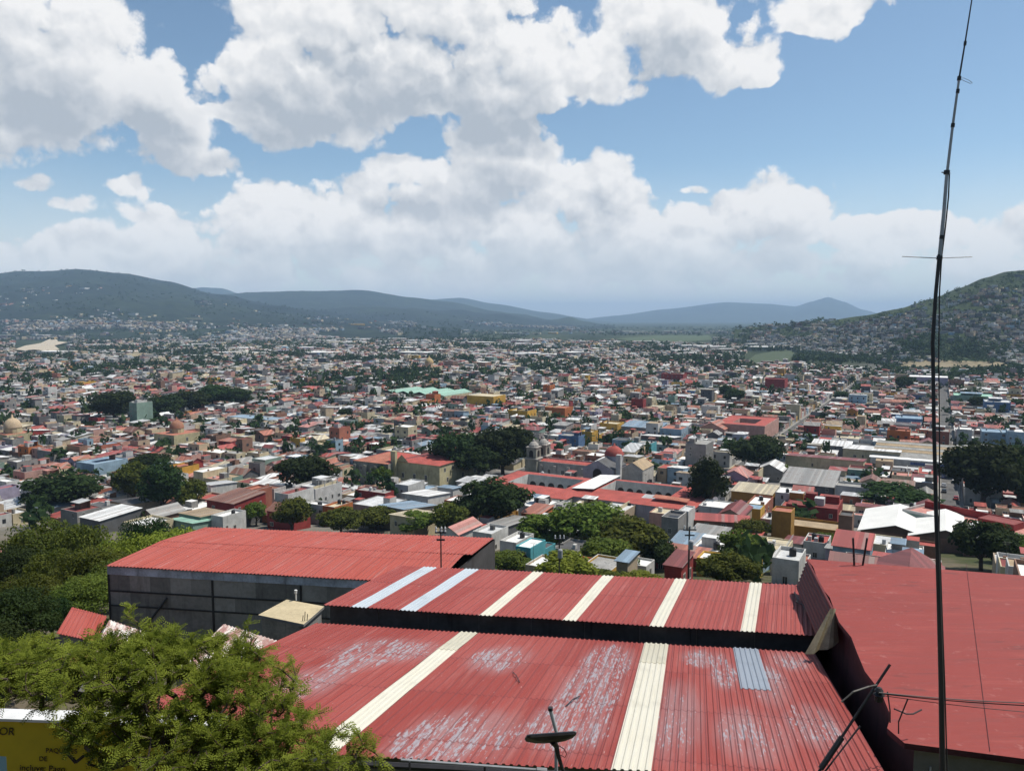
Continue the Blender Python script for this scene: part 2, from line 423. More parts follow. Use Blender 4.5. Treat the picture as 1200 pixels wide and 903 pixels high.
M_HILL = land_mat('near hill', ((0.026,0.042,0.016,1), (0.050,0.070,0.023,1), (0.014,0.024,0.011,1)), 0.006)

RA = dict(prof=[(-420,352),(-300,335),(-150,326),(0,322),(50,319),(95,316),(150,321),(200,330),(260,347),(330,361),(420,374),(540,384)], D=6500, F=2700, amp=70, freq=1/1500, seed=3.1)
RB = dict(prof=[(120,376),(200,356),(262,345),(300,343),(350,341),(430,341),(480,349),(530,354),(580,365),(640,375),(720,384)], D=9000, F=4600, amp=70, freq=1/2000, seed=7.7)
RC = dict(prof=[(150,352),(200,342),(240,337),(262,338),(285,345),(340,352),(420,372)], D=12500, F=9500, amp=40, freq=1/2500, seed=1.2)
RD = dict(prof=[(420,362),(480,353),(540,349),(580,356),(640,366),(700,376),(760,383)], D=13500, F=10000, amp=40, freq=1/2600, seed=9.2)
RS = dict(prof=[(600,381),(630,378),(650,374),(667,371),(684,376),(720,382)], D=7600, F=6700, amp=14, freq=1/900, seed=4.2)
RE = dict(prof=[(560,382),(660,377),(720,370),(780,362),(850,354),(900,356),(930,359),(950,353),(968,348),(985,353),(1010,363),(1040,370),(1100,374),(1400,379)], D=17000, F=13500, amp=50, freq=1/3500, seed=2.2)
RH = dict(prof=[(860,386),(900,382),(960,377),(1010,370),(1050,362),(1090,350),(1120,338),(1150,326),(1175,319),(1200,317),(1260,312),(1330,306),(1420,312),(1520,330),(1640,352),(1760,376)],
          D=lambda u: 1900 + max(0, 1050-u)*3.0, F=lambda u: 1180 + max(0, 1060-u)*4.5, amp=16, freq=1/330, seed=6.6)
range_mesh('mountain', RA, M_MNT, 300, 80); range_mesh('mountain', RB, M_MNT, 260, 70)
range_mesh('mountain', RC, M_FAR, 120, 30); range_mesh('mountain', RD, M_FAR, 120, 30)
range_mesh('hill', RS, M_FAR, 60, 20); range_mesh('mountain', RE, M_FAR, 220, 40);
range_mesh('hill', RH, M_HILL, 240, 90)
def land_z(x, y):
    z = gz(x, y)
    if y > 1000:
        u = 600+FPX*x/y
        for sp in (RH, RA, RB):
            if sp['prof'][0][0] < u < sp['prof'][-1][0]: z = max(z, range_z(sp, u, y))
    return z
def on_land(px, py):
    """where a sight line first meets the land"""
    d = ray(px, py); d = d/d.y
    y = 2.0
    while y < 30000:
        if d.z*y <= land_z(d.x*y, y): return Vector((d.x*y, y, land_z(d.x*y, y)))
        y *= 1.004
    return Vector((d.x*y, y, -80))
def ground_mesh():
    angs = [(-180+6*i) for i in range(20)] + [-60+120*i/240 for i in range(241)] + [66+6*i for i in range(20)]
    rs = [0.0]+[0.8*1.075**i for i in range(0, 148)]
    V = []
    for r in rs:
        for a in angs:
            x, y = r*math.sin(R(a)), r*math.cos(R(a)); V.append((x, y, gz(x, y)))
    na = len(angs); Fc = []
    for j in range(len(rs)-1):
        for i in range(na):
            i2 = (i+1) % na
            Fc.append((j*na+i, j*na+i2, (j+1)*na+i2, (j+1)*na+i))
    m, t, bs = new_mat('ground earth')
    g = t.n('ShaderNodeNewGeometry').outputs['Position']
    sp = t.n('ShaderNodeSeparateXYZ'); t.put(sp.inputs[0], g)
    n1 = t.noise(g, 0.05, 6, 0.65); n2 = t.noise(g, 0.0045, 6, 0.7); n3 = t.noise(g, 0.9, 4)
    slope = t.mix(t.ramp(n1, 0.4, 0.6), (0.045,0.06,0.02,1), (0.14,0.115,0.08,1))
    slope = t.mix(t.m('MULTIPLY', n3, 0.5), slope, (0.05,0.045,0.03,1))
    town = t.mix(t.ramp(n1, 0.35, 0.65), (0.13,0.12,0.11,1), (0.21,0.20,0.185,1))
    plain = t.mix(t.ramp(n2, 0.4, 0.6), (0.014,0.025,0.013,1), (0.045,0.058,0.027,1))
    plain = t.mix(t.m('MULTIPLY', t.ramp(t.noise(g, 0.03, 5, 0.7), 0.5, 0.6), 0.6), plain, (0.022,0.034,0.014,1))
    wob = t.m('MULTIPLY_ADD', t.m('SUBTRACT', n2, 0.5), 900.0, sp.outputs[1])
    c = t.mix(t.ramp(sp.outputs[1], 200, 270), slope, town)
    c = t.mix(t.ramp(wob, 950, 1400), c, plain)
    t.put(bs.inputs['Base Color'], c); bs.inputs['Roughness'].default_value = 0.95; bs.inputs['Specular IOR Level'].default_value = 0.1
    o = link(bpy.data.objects.new('ground', np_mesh('ground', np.array(V), np.array(Fc), m, True))); o['kind'] = 'structure'
ground_mesh()
# quarry scar, dry field and green fields: patches laid a little above the land
def patch(name, pts, col, kind='structure', lift=0.4, nseg=14):
    us = [p[0] for p in pts]; vs = [p[1] for p in pts]
    V, F_ = [], []
    n = len(pts); cx, cyy = sum(us)/n, sum(vs)/n
    ring = []
    for i in range(n):
        a, b = pts[i], pts[(i+1) % n]
        for k in range(4): ring.append((a[0]+(b[0]-a[0])*k/4, a[1]+(b[1]-a[1])*k/4))
    L = len(ring); K = 6
    for k in range(K+1):
        for (px, py) in ring:
            q = 1-k/K
            p = on_land(cx+(px-cx)*q, cyy+(py-cyy)*q); V.append((p.x, p.y, p.z+lift))
    for k in range(K):
        for i in range(L):
            i2 = (i+1) % L; F_.append((k*L+i, k*L+i2, (k+1)*L+i2, (k+1)*L+i))
    m, t, bs = new_mat(name+' soil'); g = t.n('ShaderNodeNewGeometry').outputs['Position']
    t.put(bs.inputs['Base Color'], t.mix(t.noise(g, 0.02, 6, 0.7), scale_col(col, 0.7), scale_col(col, 1.15))); bs.inputs['Roughness'].default_value = 0.95
    o = link(bpy.data.objects.new(name, np_mesh(name, np.array(V), np.array(F_), m, True))); o['kind'] = kind
    return o
patch('quarry', [(16,411),(30,406),(48,403),(58,398),(66,397),(68,401),(80,402),(64,406),(70,411),(58,413),(40,411),(28,412)], (0.42,0.36,0.27,1), lift=3)
patch('dry field', [(1052,430),(1060,424),(1100,423),(1150,424),(1178,425),(1182,430),(1120,431)], (0.22,0.18,0.11,1), lift=1.0)
patch('field', [(720,397),(775,393),(830,393),(838,398),(800,401),(740,400)], (0.055,0.08,0.034,1), lift=1.0)
patch('field', [(872,426),(885,416),(926,408),(932,412),(922,426)], (0.05,0.07,0.03,1), lift=1.0)
# haze: the thin air between here and the far hills
hz = MB(); hz.box(-30000, 30000, -30000, 30000, -90, 540, None, bottom=True)
hm = bpy.data.materials.new('haze air'); hm.use_nodes = True
for n in list(hm.node_tree.nodes):
    if n.type == 'BSDF_PRINCIPLED': hm.node_tree.nodes.remove(n)
pv = hm.node_tree.nodes.new('ShaderNodeVolumePrincipled')
pv.inputs['Color'].default_value = (0.52, 0.735, 1.0, 1); pv.inputs['Density'].default_value = 7.2e-5; pv.inputs['Anisotropy'].default_value = 0.0
pv.inputs['Density Attribute'].default_value = ''; pv.inputs['Temperature Attribute'].default_value = ''; pv.inputs['Color Attribute'].default_value = ''
hm.node_tree.links.new(pv.outputs[0], hm.node_tree.nodes['Material Output'].inputs['Volume'])
hz.mats = [hm]; ho = hz.build('haze'); ho['kind'] = 'stuff'
# ---------------------------------------------------------------- the roofs in front
class Plane:
    def __init__(s, O, eu, ev):
        s.O = Vector(O); s.eu = Vector(eu).normalized(); s.ev = Vector(ev).normalized()
        s.n = s.eu.cross(s.ev).normalized()
        if s.n.z < 0: s.n = -s.n
    def px(s, px, py):
        d = ray(px, py); p = d*(s.O.dot(s.n)/d.dot(s.n)); return s.uv(p)
    def uv(s, p):
        q = Vector(p)-s.O
        a, b = s.eu.dot(s.eu), s.eu.dot(s.ev); c = s.ev.dot(s.ev); e, f = q.dot(s.eu), q.dot(s.ev)
        D = a*c-b*b
        return ((e*c-f*b)/D, (f*a-e*b)/D)
    def P(s, u, v, h=0.0): return s.O + s.eu*u + s.ev*v + s.n*h
def linef(p, q):
    (u0, v0), (u1, v1) = p, q
    return lambda u: v0+(v1-v0)*(u-u0)/(u1-u0)
def corr_profile(u0, u1, pitch, amp, shapefrac=((0, 0), (0.30, 0), (0.45, 1), (0.70, 1), (0.85, 0))):
    k0 = math.floor(u0/pitch)-1; out = []
    k = k0
    while k*pitch < u1+pitch:
        for f, h in shapefrac:
            out.append(((k+f)*pitch, h*amp))
        k += 1
    def hh(u):
        for (a, ha), (b, hb) in zip(out, out[1:]):
            if a <= u <= b: return ha+(hb-ha)*(u-a)/(b-a)
        return 0
    pts = [(u0, hh(u0))]+[(a, h) for a, h in out if u0 < a < u1]+[(u1, hh(u1))]
    return pts
def corr_sheet(name, pl, u0, u1, v0, v1, mat, parent, pitch=0.2, amp=0.035, lift=0.0, thick=0.012, jag=0.0, seed=1):
    """one run of corrugated sheeting between u0 and u1, from v0(u) to v1(u)"""
    pts = corr_profile(u0, u1, pitch, amp)
    rnd = random.Random(seed)
    V = []; F = []; UV = []
    nv = 5
    for (u, h) in pts:
        a, b = v0(u), v1(u)
        for k in range(nv):
            v = a+(b-a)*k/(nv-1)
            V.append(pl.P(u, v, h+lift+0.012*math.sin(v*1.3+u*0.7))); UV.append((u, v))
    n = len(pts)
    for i in range(n-1):
        for k in range(nv-1):
            F.append((i*nv+k, (i+1)*nv+k, (i+1)*nv+k+1, i*nv+k+1))
    if thick:
        b = len(V)
        for (u, h) in pts:
            for k, v in ((0, v0(u)), (nv-1, v1(u))):
                V.append(pl.P(u, v, h+lift-thick+0.012*math.sin(v*1.3+u*0.7))); UV.append((u, v))
        for i in range(n-1):
            F.append((b+2*i, b+2*i+2, (i+1)*nv, i*nv)); F.append((i*nv+nv-1, (i+1)*nv+nv-1, b+2*i+3, b+2*i+1))
    me = bpy.data.meshes.new(name); me.from_pydata(V, [], F); me.materials.append(mat)
    l = me.uv_layers.new(name='UVMap')
    for p in me.polygons:
        for li in p.loop_indices: l.data[li].uv = UV[me.loops[li].vertex_index]
    me.update()
    # make every face look up
    o = link(bpy.data.objects.new(name, me)); o.parent = parent
    return o
def red_sheet_mat(name, base, peel, fade, pitch_panel=1.0, spots=()):
    """red painted sheet metal: panels of different age, paint flaking off to grey metal, darker lines along the ribs"""
    m, t, bs = new_mat(name)
    uv = t.n('ShaderNodeUVMap').outputs[0]
    sp = t.n('ShaderNodeSeparateXYZ'); t.put(sp.inputs[0], uv)
    u, v = sp.outputs[0], sp.outputs[1]
    pan = t.m('FLOOR', t.m('DIVIDE', u, pitch_panel)); row = t.m('FLOOR', t.m('DIVIDE', t.m('ADD', v, t.m('MULTIPLY', pan, 0.0)), 4.1))
    pv2 = t.n('ShaderNodeCombineXYZ'); t.put(pv2.inputs[0], t.m('MULTIPLY', t.m('FLOOR', t.m('DIVIDE', u, 2.6)), 1.0)); t.put(pv2.inputs[1], row)
    wn = t.n('ShaderNodeTexWhiteNoise', noise_dimensions='2D'); t.put(wn.inputs['Vector'], pv2.outputs[0])
    pv1 = t.n('ShaderNodeCombineXYZ'); t.put(pv1.inputs[0], pan); t.put(pv1.inputs[1], row)
    wn1 = t.n('ShaderNodeTexWhiteNoise', noise_dimensions='2D'); t.put(wn1.inputs['Vector'], pv1.outputs[0])
    c = t.mix(t.noise(uv, 0.45, 5, 0.6), scale_col(base, 0.86), scale_col(base, 1.14))
    c = t.mix(t.ramp(wn1.outputs['Value'], 0, 1, 0.0, 0.30), c, (0.36, 0.10, 0.085, 1))
    c = t.mix(t.m('MULTIPLY', t.ramp(t.noise(t.mapping(uv, (5.0, 0.25, 1)), 1.0, 4), 0.52, 0.72), fade), c, (0.36, 0.15, 0.13, 1))
    # flakes
    big = t.noise(uv, 0.23, 3, 0.55)
    st1 = t.noise(t.mapping(uv, (5.0, 0.45, 1)), 1.0, 6, 0.72); st2 = t.noise(t.mapping(uv, (15.0, 2.6, 1)), 1.0, 4, 0.66)
    mask = t.m('ADD', t.m('MULTIPLY', st1, 0.5), t.m('MULTIPLY', st2, 0.5))
    thr = t.m('SUBTRACT', 0.70, t.m('MULTIPLY', t.m('MULTIPLY', t.ramp(big, 0.34, 0.60, 0.12, 1.0), t.ramp(wn.outputs['Value'], 0.05, 0.85, 0.25, 1.0)), peel))
    wear = None
    for (su, sv, ru, rv, k) in spots:
        a = t.m('MULTIPLY', t.m('SUBTRACT', u, su), 1/ru); b_ = t.m('MULTIPLY', t.m('SUBTRACT', v, sv), 1/rv)
        d2 = t.m('MULTIPLY_ADD', a, a, t.m('MULTIPLY', b_, b_))
        near_ = t.ramp(t.m('ADD', d2, t.m('MULTIPLY', big, 0.8)), 0.5, 1.7, 1.0, 0.0)
        wear = near_ if wear is None else t.m('MAXIMUM', wear, near_)
        thr = t.m('SUBTRACT', thr, t.m('MULTIPLY', near_, k))
    if wear is not None:      # paint worn thin round the bare places, in bands down the sheet
        band = t.noise(t.mapping(uv, (2.6, 0.18, 1)), 1.0, 4, 0.6)
        c = t.mix(t.m('MULTIPLY', t.m('MULTIPLY', wear, t.ramp(band, 0.36, 0.6, 0.25, 1.0)), 0.62), c, (0.27, 0.165, 0.165, 1))
    thr = t.m('MAXIMUM', thr, 0.50)
    fl = t.n('ShaderNodeMapRange'); t.put(fl.inputs['Value'], t.m('SUBTRACT', mask, thr)); fl.inputs['From Min'].default_value = 0.0; fl.inputs['From Max'].default_value = 0.035
    grey = t.mix(st2, (0.17, 0.15, 0.165, 1), (0.36, 0.345, 0.37, 1))
    c = t.mix(t.m('MULTIPLY', fl.outputs[0], 0.92), c, grey)
    # small pale scratches everywhere
    sc = t.noise(t.mapping(uv, (18.0, 3.0, 1)), 1.0, 2, 0.5)
    c = t.mix(t.m('MULTIPLY', t.ramp(sc, 0.70, 0.74), 0.6), c, (0.45, 0.33, 0.31, 1))
    # sheet joints across the slope
    fv = t.m('FRACT', t.m('DIVIDE', v, 4.1))
    c = t.mix(t.m('MULTIPLY', t.m('LESS_THAN', fv, 0.022), 0.55), c, (0.12, 0.02, 0.02, 1))
    # narrow darker line at regular steps across the sheet
    fr = t.m('FRACT', t.m('DIVIDE', u, 0.4)); val = t.m('LESS_THAN', fr, 0.10)
    c = t.mix(t.m('MULTIPLY', val, 0.55), c, (0.10, 0.022, 0.024, 1))
    t.put(bs.inputs['Base Color'], c)
    bs.inputs['Roughness'].default_value = 0.62
    return m
RED_L = None
RED_U = red_sheet_mat('red roof paint', (0.25, 0.045, 0.037, 1), 0.05, 0.35)
RED_G = red_sheet_mat('faded red roof paint', (0.33, 0.066, 0.047, 1), 0.03, 0.6)
def strip_mat(name, a, b):
    m, t, bs = new_mat(name)
    uv = t.n('ShaderNodeUVMap').outputs[0]
    c = t.mix(t.noise(t.mapping(uv, (4.5, 0.4, 1)), 1.0, 4, 0.6), a, b)
    c = t.mix(t.m('MULTIPLY', t.ramp(t.noise(uv, 0.7, 4, 0.6), 0.5, 0.75), 0.35), c, scale_col(a, 0.62))
    t.put(bs.inputs['Base Color'], c); bs.inputs['Roughness'].default_value = 0.35
    tr = t.n('ShaderNodeBsdfTranslucent'); t.put(tr.inputs['Color'], c)
    mx = t.n('ShaderNodeMixShader', {0: 0.3}); t.put(mx.inputs[1], bs.outputs[0]); t.put(mx.inputs[2], tr.outputs[0])
    t.put(m.node_tree.nodes['Material Output'].inputs['Surface'], mx.outputs[0])
    return m
CREAM = strip_mat('cream fibreglass', (0.74, 0.69, 0.55, 1), (0.86, 0.83, 0.72, 1))
PALEB = strip_mat('bluish fibreglass', (0.52, 0.58, 0.64, 1), (0.66, 0.72, 0.76, 1))
GREYSH = strip_mat('bare zinc', (0.30, 0.34, 0.40, 1), (0.40, 0.45, 0.52, 1))
CONC = paint('grey concrete', (0.20, 0.195, 0.185, 1), 0.9, 0.6)
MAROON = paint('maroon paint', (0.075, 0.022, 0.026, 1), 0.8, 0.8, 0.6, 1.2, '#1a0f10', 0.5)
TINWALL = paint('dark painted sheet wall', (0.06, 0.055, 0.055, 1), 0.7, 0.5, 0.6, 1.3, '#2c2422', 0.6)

def wall_quad(mb, a, b, zb, mat, top=None, out=None):
    """vertical wall below edge a-b down to height zb"""
    a, b = Vector(a), Vector(b)
    mb.face([(a.x, a.y, zb), (b.x, b.y, zb), b, a], mat)

# --- lower roof with flaking paint
A, C_ = at(955, 765, 30.0), at(370, 730, 34.0)
plL = Plane(A, C_-A, -ray(815, 527))
far_uv = (0.0, 0.0), plL.px(370, 730)
near_f = linef(plL.px(1020, 917), plL.px(470, 889))
uC = far_uv[1][0]
v0L = lambda u: 0.0
TL = thing('workshop', 'long shed in front with flaking red corrugated roof and cream skylight strips', 'shed', (plL.P(uC/2, 8).x, plL.P(uC/2, 8).y, -17.0))
def L_(o): return o
def rel(root, o):
    """parent keeping the mesh where it was built"""
    o.parent = root; o.matrix_parent_inverse = Matrix.Translation(root.location).inverted() if root.rotation_euler.z == 0 else root.matrix_basis.inverted(); return o
def spot(px, py, ru, rv, k): return (*plL.px(px, py), ru, rv, k)
RED_L = red_sheet_mat('flaking red roof paint', (0.225, 0.037, 0.029, 1), 0.06, 0.3, 1.0,
    [spot(455, 762, 2.6, 2.2, 0.195), spot(418, 776, 1.2, 1.6, 0.175), spot(585, 772, 1.4, 2.2, 0.175), spot(712, 775, 1.1, 3.2, 0.235), spot(690, 810, 1.3, 3.6, 0.205), spot(668, 850, 1.4, 2.6, 0.195),
     spot(545, 860, 2.0, 2.4, 0.165), spot(500, 870, 1.2, 2.0, 0.175), spot(360, 800, 1.4, 2.4, 0.165), spot(825, 772, 1.0, 1.6, 0.195), spot(848, 790, .6, 2.0, 0.195), spot(900, 800, .8, 3.0, 0.165), spot(925, 775, .9, 1.5, 0.165), spot(955, 850, 1.0, 2.2, 0.165), spot(790, 840, 1.0, 4.0, 0.125), spot(880, 860, 1.2, 2.5, 0.145)])
s1 = [plL.px(542, 739)[0], plL.px(561, 740)[0]]; s2 = [plL.px(753, 752)[0], plL.px(783, 753)[0]]; s3 = [plL.px(857, 759)[0], plL.px(886, 760)[0]]
def rib(u, p=0.2): return round(u/p)*p
s1, s2, s3 = [sorted(rib(u) for u in s) for s in (s1, s2, s3)]
segs = [(0.0, s3[0]), (s3[1], s2[0]), (s2[1], s1[0]), (s1[1], uC)]
for i, (a, b) in enumerate(segs):
    rel(TL, corr_sheet('roof_panel', plL, a, b, v0L, near_f, RED_L, None))
vg = plL.px(875, 806)[1]
rel(TL, corr_sheet('roof_panel', plL, s3[0], s3[1], lambda u: vg, near_f, RED_L, None))
zs = rel(TL, corr_sheet('zinc_sheet', plL, s3[0]+0.002, s3[1]-0.002, v0L, lambda u: vg+0.15, GREYSH, None, lift=0.02)); zs['label'] = 'bare grey zinc sheet patched into the red roof'
vmid = plL.px(650, 775)[1]
for s in (s1, s2):
    rel(TL, corr_sheet('skylight_strip', plL, s[0], s[1], lambda u: 2.9, near_f, CREAM, None, lift=0.004))
    rel(TL, corr_sheet('skylight_strip', plL, s[0]+0.003, s[1]-0.003, v0L, lambda u: 3.1, strip_mat('aged fibreglass', (0.60,0.56,0.43,1), (0.74,0.70,0.58,1)), None, lift=0.02))
mb = MB()
ins = 0.35
cor = [plL.P(ins, 0.4, -0.15), plL.P(uC-ins, 0.4, -0.15), plL.P(uC-ins, near_f(uC)-0.5, -0.15), plL.P(ins, near_f(0)-0.5, -0.15)]
for i in range(4): wall_quad(mb, cor[i], cor[(i+1) % 4], -18.5, CONC)
rel(TL, mb.build('wall'))
mb = MB()  # gutter and pipe along the near edge
gp = [plL.P(u, near_f(u)+0.12, -0.12) for u in np.linspace(0, uC, 12)]
mb.tube(gp, 0.09, DSTEEL, 6); rel(TL, mb.build('gutter'))

# --- upper roof behind it
A2, C2 = at(955, 745, 31.0), at(379, 709, 35.2)
plU = Plane(A2, C2-A2, ray(930, 424))
uC2 = plU.px(379, 709)[0]
far_fU = linef(plU.px(935, 685), plU.px(500, 664))
TU = thing('workshop', 'raised red corrugated roof with pale skylight strips and dark metal face, behind the flaking roof', 'shed', (plU.P(uC2/2, 3).x, plU.P(uC2/2, 3).y, -19.0))
stripsU = [((867, 740), (885, 741), CREAM), ((760, 734), (778, 735), CREAM), ((657, 728), (676, 729), CREAM), ((560, 721), (577, 722), CREAM), ((467, 715), (487, 716.5), PALEB), ((410, 711), (430, 712.5), PALEB)]
cur = -0.25; 
for (p, q, mt) in stripsU:
    a, b = sorted((rib(plU.px(*p)[0]), rib(plU.px(*q)[0])))
    if b-a < 0.5: b = a+0.6
    rel(TU, corr_sheet('roof_panel', plU, cur, a, v0L, far_fU, RED_U, None))
    so = rel(TU, corr_sheet('skylight_strip', plU, a, b, lambda u: -0.01, lambda u: far_fU(u)+0.02, mt, None, lift=0.004))
    cur = b
rel(TU, corr_sheet('roof_panel', plU, cur, uC2, v0L, far_fU, RED_U, None))
mb = MB()
i0, i1 = 0.0, uC2-0.15
f0, f1 = plU.P(i0, 0.30, -0.05), plU.P(i1, 0.30, -0.05)
nseg = 9
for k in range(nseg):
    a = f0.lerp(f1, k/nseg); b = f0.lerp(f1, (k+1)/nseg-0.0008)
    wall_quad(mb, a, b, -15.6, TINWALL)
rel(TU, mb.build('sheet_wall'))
mb = MB()
b0, b1 = plU.P(i0, far_fU(i0)-0.5, -0.1), plU.P(i1, far_fU(i1)-0.5, -0.1)
lo0, lo1 = Vector((f0.x, f0.y, -15.6)), Vector((f1.x, f1.y, -15.6))
wall_quad(mb, f1, b1, -20, CONC); wall_quad(mb, b1, b0, -20, CONC); wall_quad(mb, b0, f0, -20, CONC); wall_quad(mb, lo0, lo1, -20, CONC)
rel(TU, mb.build('wall'))
for k in (5.1, 9.4):
    mb = MB(); p = plU.P(k, 0.22, -0.06); mb.tube([p, p+Vector((0.02, 0, -0.7))], 0.03, DSTEEL, 5); rel(TU, mb.build('downpipe'))

# --- big flat red roof on the right
q1, q2 = at(945.5, 654.5, 37.0), at(1060, 870, 19.0)
dAlong = (q2-q1)
across = Vector((0.965, -0.262, 0.0)).normalized()
plR = Plane(q1, across, dAlong)
LR = dAlong.length
def R_paint():
    m, t, bs = new_mat('red waterproof coating')
    oc = t.n('ShaderNodeTexCoord').outputs['Object']
    base = (0.222, 0.035, 0.027, 1)
    n1 = t.noise(oc, 0.25, 6, 0.6); n2 = t.noise(t.mapping(oc, (0.25, 1.6, 1)), 1.0, 5, 0.62); n3 = t.noise(oc, 4.0, 4)
    c = t.mix(n1, scale_col(base, 0.80), scale_col(base, 1.16))
    c = t.mix(t.m('MULTIPLY', t.ramp(n2, 0.5, 0.7), 0.55), c, (0.29, 0.060, 0.046, 1))
    c = t.mix(t.m('MULTIPLY', t.ramp(n3, 0.55, 0.75), 0.3), c, (0.22, 0.05, 0.045, 1))
    n4 = t.noise(t.mapping(oc, (0.5, 7.0, 1)), 1.0, 5, 0.65)
    c = t.mix(t.m('MULTIPLY', t.ramp(n4, 0.46, 0.68), 0.45), c, (0.17, 0.040, 0.034, 1))
    n5 = t.noise(t.mapping(oc, (2.2, 2.2, 1)), 1.0, 6, 0.7)
    c = t.mix(t.m('MULTIPLY', t.ramp(n5, 0.60, 0.66), 0.5), c, (0.30, 0.11, 0.095, 1))
    cr = t.noise(t.mapping(oc, (0.55, 2.6, 1)), 1.0, 4, 0.6)
    pud = t.m('MULTIPLY', t.ramp(cr, 0.60, 0.66), t.ramp(t.noise(oc, 0.16, 2), 0.40, 0.55))
    c = t.mix(t.m('MULTIPLY', pud, 0.55), c, (0.10, 0.028, 0.025, 1))
    t.put(bs.inputs['Base Color'], c); bs.inputs['Roughness'].default_value = 0.7
    bp = t.n('ShaderNodeBump', {'Strength': 0.5, 'Distance': 0.05}); t.put(bp.inputs['Height'], t.m('ADD', n2, t.m('MULTIPLY', n4, 0.5))); t.put(bs.inputs['Normal'], bp.outputs[0])
    return m
RED_R = R_paint()
TR = thing('concrete_building', 'building with wide flat roof coated red and corrugated side cladding', 'building', (plR.P(6, 9).x, plR.P(6, 9).y, -17.0))
mb = MB()
WR = 16.0
# irregular left edge of the slab
edge = [plR.P(0.0, 0.0)] + [plR.P(0.05*math.sin(k*2.1)+(0.06 if k % 3 else -0.05), LR*k/12) for k in range(1, 12)] + [plR.P(-0.25, LR*0.96), plR.P(0.0, LR)]
top = [Vector(p) for p in edge] + [plR.P(WR, LR), plR.P(WR, 0.0)]
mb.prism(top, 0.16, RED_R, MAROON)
rel(TR, mb.build('roof'))
mb = MB()
w = 0.35
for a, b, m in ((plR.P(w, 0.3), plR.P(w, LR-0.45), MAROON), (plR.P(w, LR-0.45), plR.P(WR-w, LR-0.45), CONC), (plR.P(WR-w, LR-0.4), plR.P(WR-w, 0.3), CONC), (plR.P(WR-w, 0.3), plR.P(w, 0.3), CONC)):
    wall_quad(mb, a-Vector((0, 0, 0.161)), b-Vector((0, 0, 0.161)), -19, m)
rel(TR, mb.build('wall'))
mb = MB()
a = at(1190, 889, (plR.P(4.2, LR-0.45)).y) if False else plR.P(4.35, LR-0.43)
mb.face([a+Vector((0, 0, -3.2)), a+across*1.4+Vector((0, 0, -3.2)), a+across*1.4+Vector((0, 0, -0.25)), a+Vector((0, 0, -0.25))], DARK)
rel(TR, mb.build('doorway'))
mb = MB()
a = plR.P(0.75, LR-0.41)
mb.tube([a+Vector((0, 0, -0.75)), a+Vector((0, 0, -3.0))], 0.022, WHITEP, 6); rel(TR, mb.build('drainpipe'))
# corrugated cladding leaning against the side, ribs running along it
mb = MB()
ca, cb = plR.P(0.02, 0.2, 0.03), plR.P(0.0, 8.0, 0.03)   # upper edge
dz = Vector((-0.46, 0.12, -1.5))
nr = 8; prev = None
for k in range(nr*4+1):
    t_ = k/(nr*4); h = 0.05 if (k % 4) in (1, 2) else 0.0
    off = dz*t_ + Vector((-0.10, 0.02, 0.03))*(h/0.05*0.5)
    row = (ca+off, cb+off)
    if prev: mb.face([prev[0], prev[1], row[1], row[0]], RED_U)
    prev = row
rel(TR, mb.build('corrugated_cladding'))
mb = MB()  # bent loose sheet at the joint
p0 = plR.P(0.0, 8.0, 0.12)
BEIGE = paint('weathered beige sheet', (0.28, 0.24, 0.15, 1), 0.6, 1.5, 0.6, 1.2)
prof = [Vector((0.10, 0.0, 0.0)), Vector((-0.05, -0.1, 0)), Vector((-0.16, -0.12, 0)), Vector((-0.3, -0.02, 0)), Vector((-0.42, -0.1, 0)), Vector((-0.55, 0.02, 0))]
for k in range(len(prof)-1):
    a, b = prof[k], prof[k+1]
    mb.face([p0+a*0.3, p0+b*0.3, p0+b*2.0+Vector((-0.2, -0.5, -1.25-0.1*k)), p0+a*2.0+Vector((-0.2, -0.5, -1.25-0.1*(k-1)))], BEIGE)
so = rel(TR, mb.build('flashing')); so['label'] = 'bent beige flashing sheet hanging loose at the roof joint'

# --- wide red roof with dark panelled wall on the left
zG = -16.5
g0, g1 = at_z(123, 663, zG), at_z(511, 684, zG)
g2, g3 = at_z(580, 630, zG-0.2), at_z(240, 618, zG-0.2)
plG = Plane(g0, g1-g0, (g3-g0))
TG = thing('warehouse', 'warehouse with wide faded red roof and dark panelled wall under a pale fascia', 'building', (*((g0+g1)/2).xy, -21.0))
uG = (g1-g0).length
vfar = linef((0, plG.uv(g3)[1]), (uG, plG.uv(g2)[1]))
lf = plG.uv(g3)[0]; 
vm = lambda u: vfar(u)*0.52
class Bent(Plane):
    pass
# two slopes meeting at a low ridge
plG1 = Plane(g0, g1-g0, (g3-g0)+Vector((0, 0, 0.55))); 
rel(TG, corr_sheet('roof_panel', plG1, 0, uG, v0L, lambda u: vfar(u)*0.5, RED_G, None, pitch=0.25, amp=0.045))
rO = plG1.P(0, vfar(0)*0.5); e3 = Vector(g3)
plG2 = Plane(rO, plG1.P(uG, vfar(uG)*0.5)-rO, e3-rO)
rel(TG, corr_sheet('roof_panel', plG2, 0, uG+0.6, lambda u: -0.06, lambda u: (e3-rO).length*(1+0.06*u/uG), RED_G, None, pitch=0.25, amp=0.045, lift=0.01))
nrm2 = (g1-g0).normalized(); inn = Vector((-nrm2.y, nrm2.x, 0))
mb = MB()
f0, f1 = g0+inn*0.25+Vector((0, 0, -0.06)), g1+inn*0.25+Vector((0, 0, -0.06))
M_PANEL = [paint('dark wall panel', (c*1.12, c*1.03, c*0.93, 1), 0.7, 0.5, 0.7, 1.25, '#1b1815', 0.5) for c in (0.20, 0.25, 0.165)]
FASC = paint('pale metal fascia', (0.50, 0.54, 0.62, 1), 0.5, 0.8, 0.45, 1.1, '#30343c', 0.7)
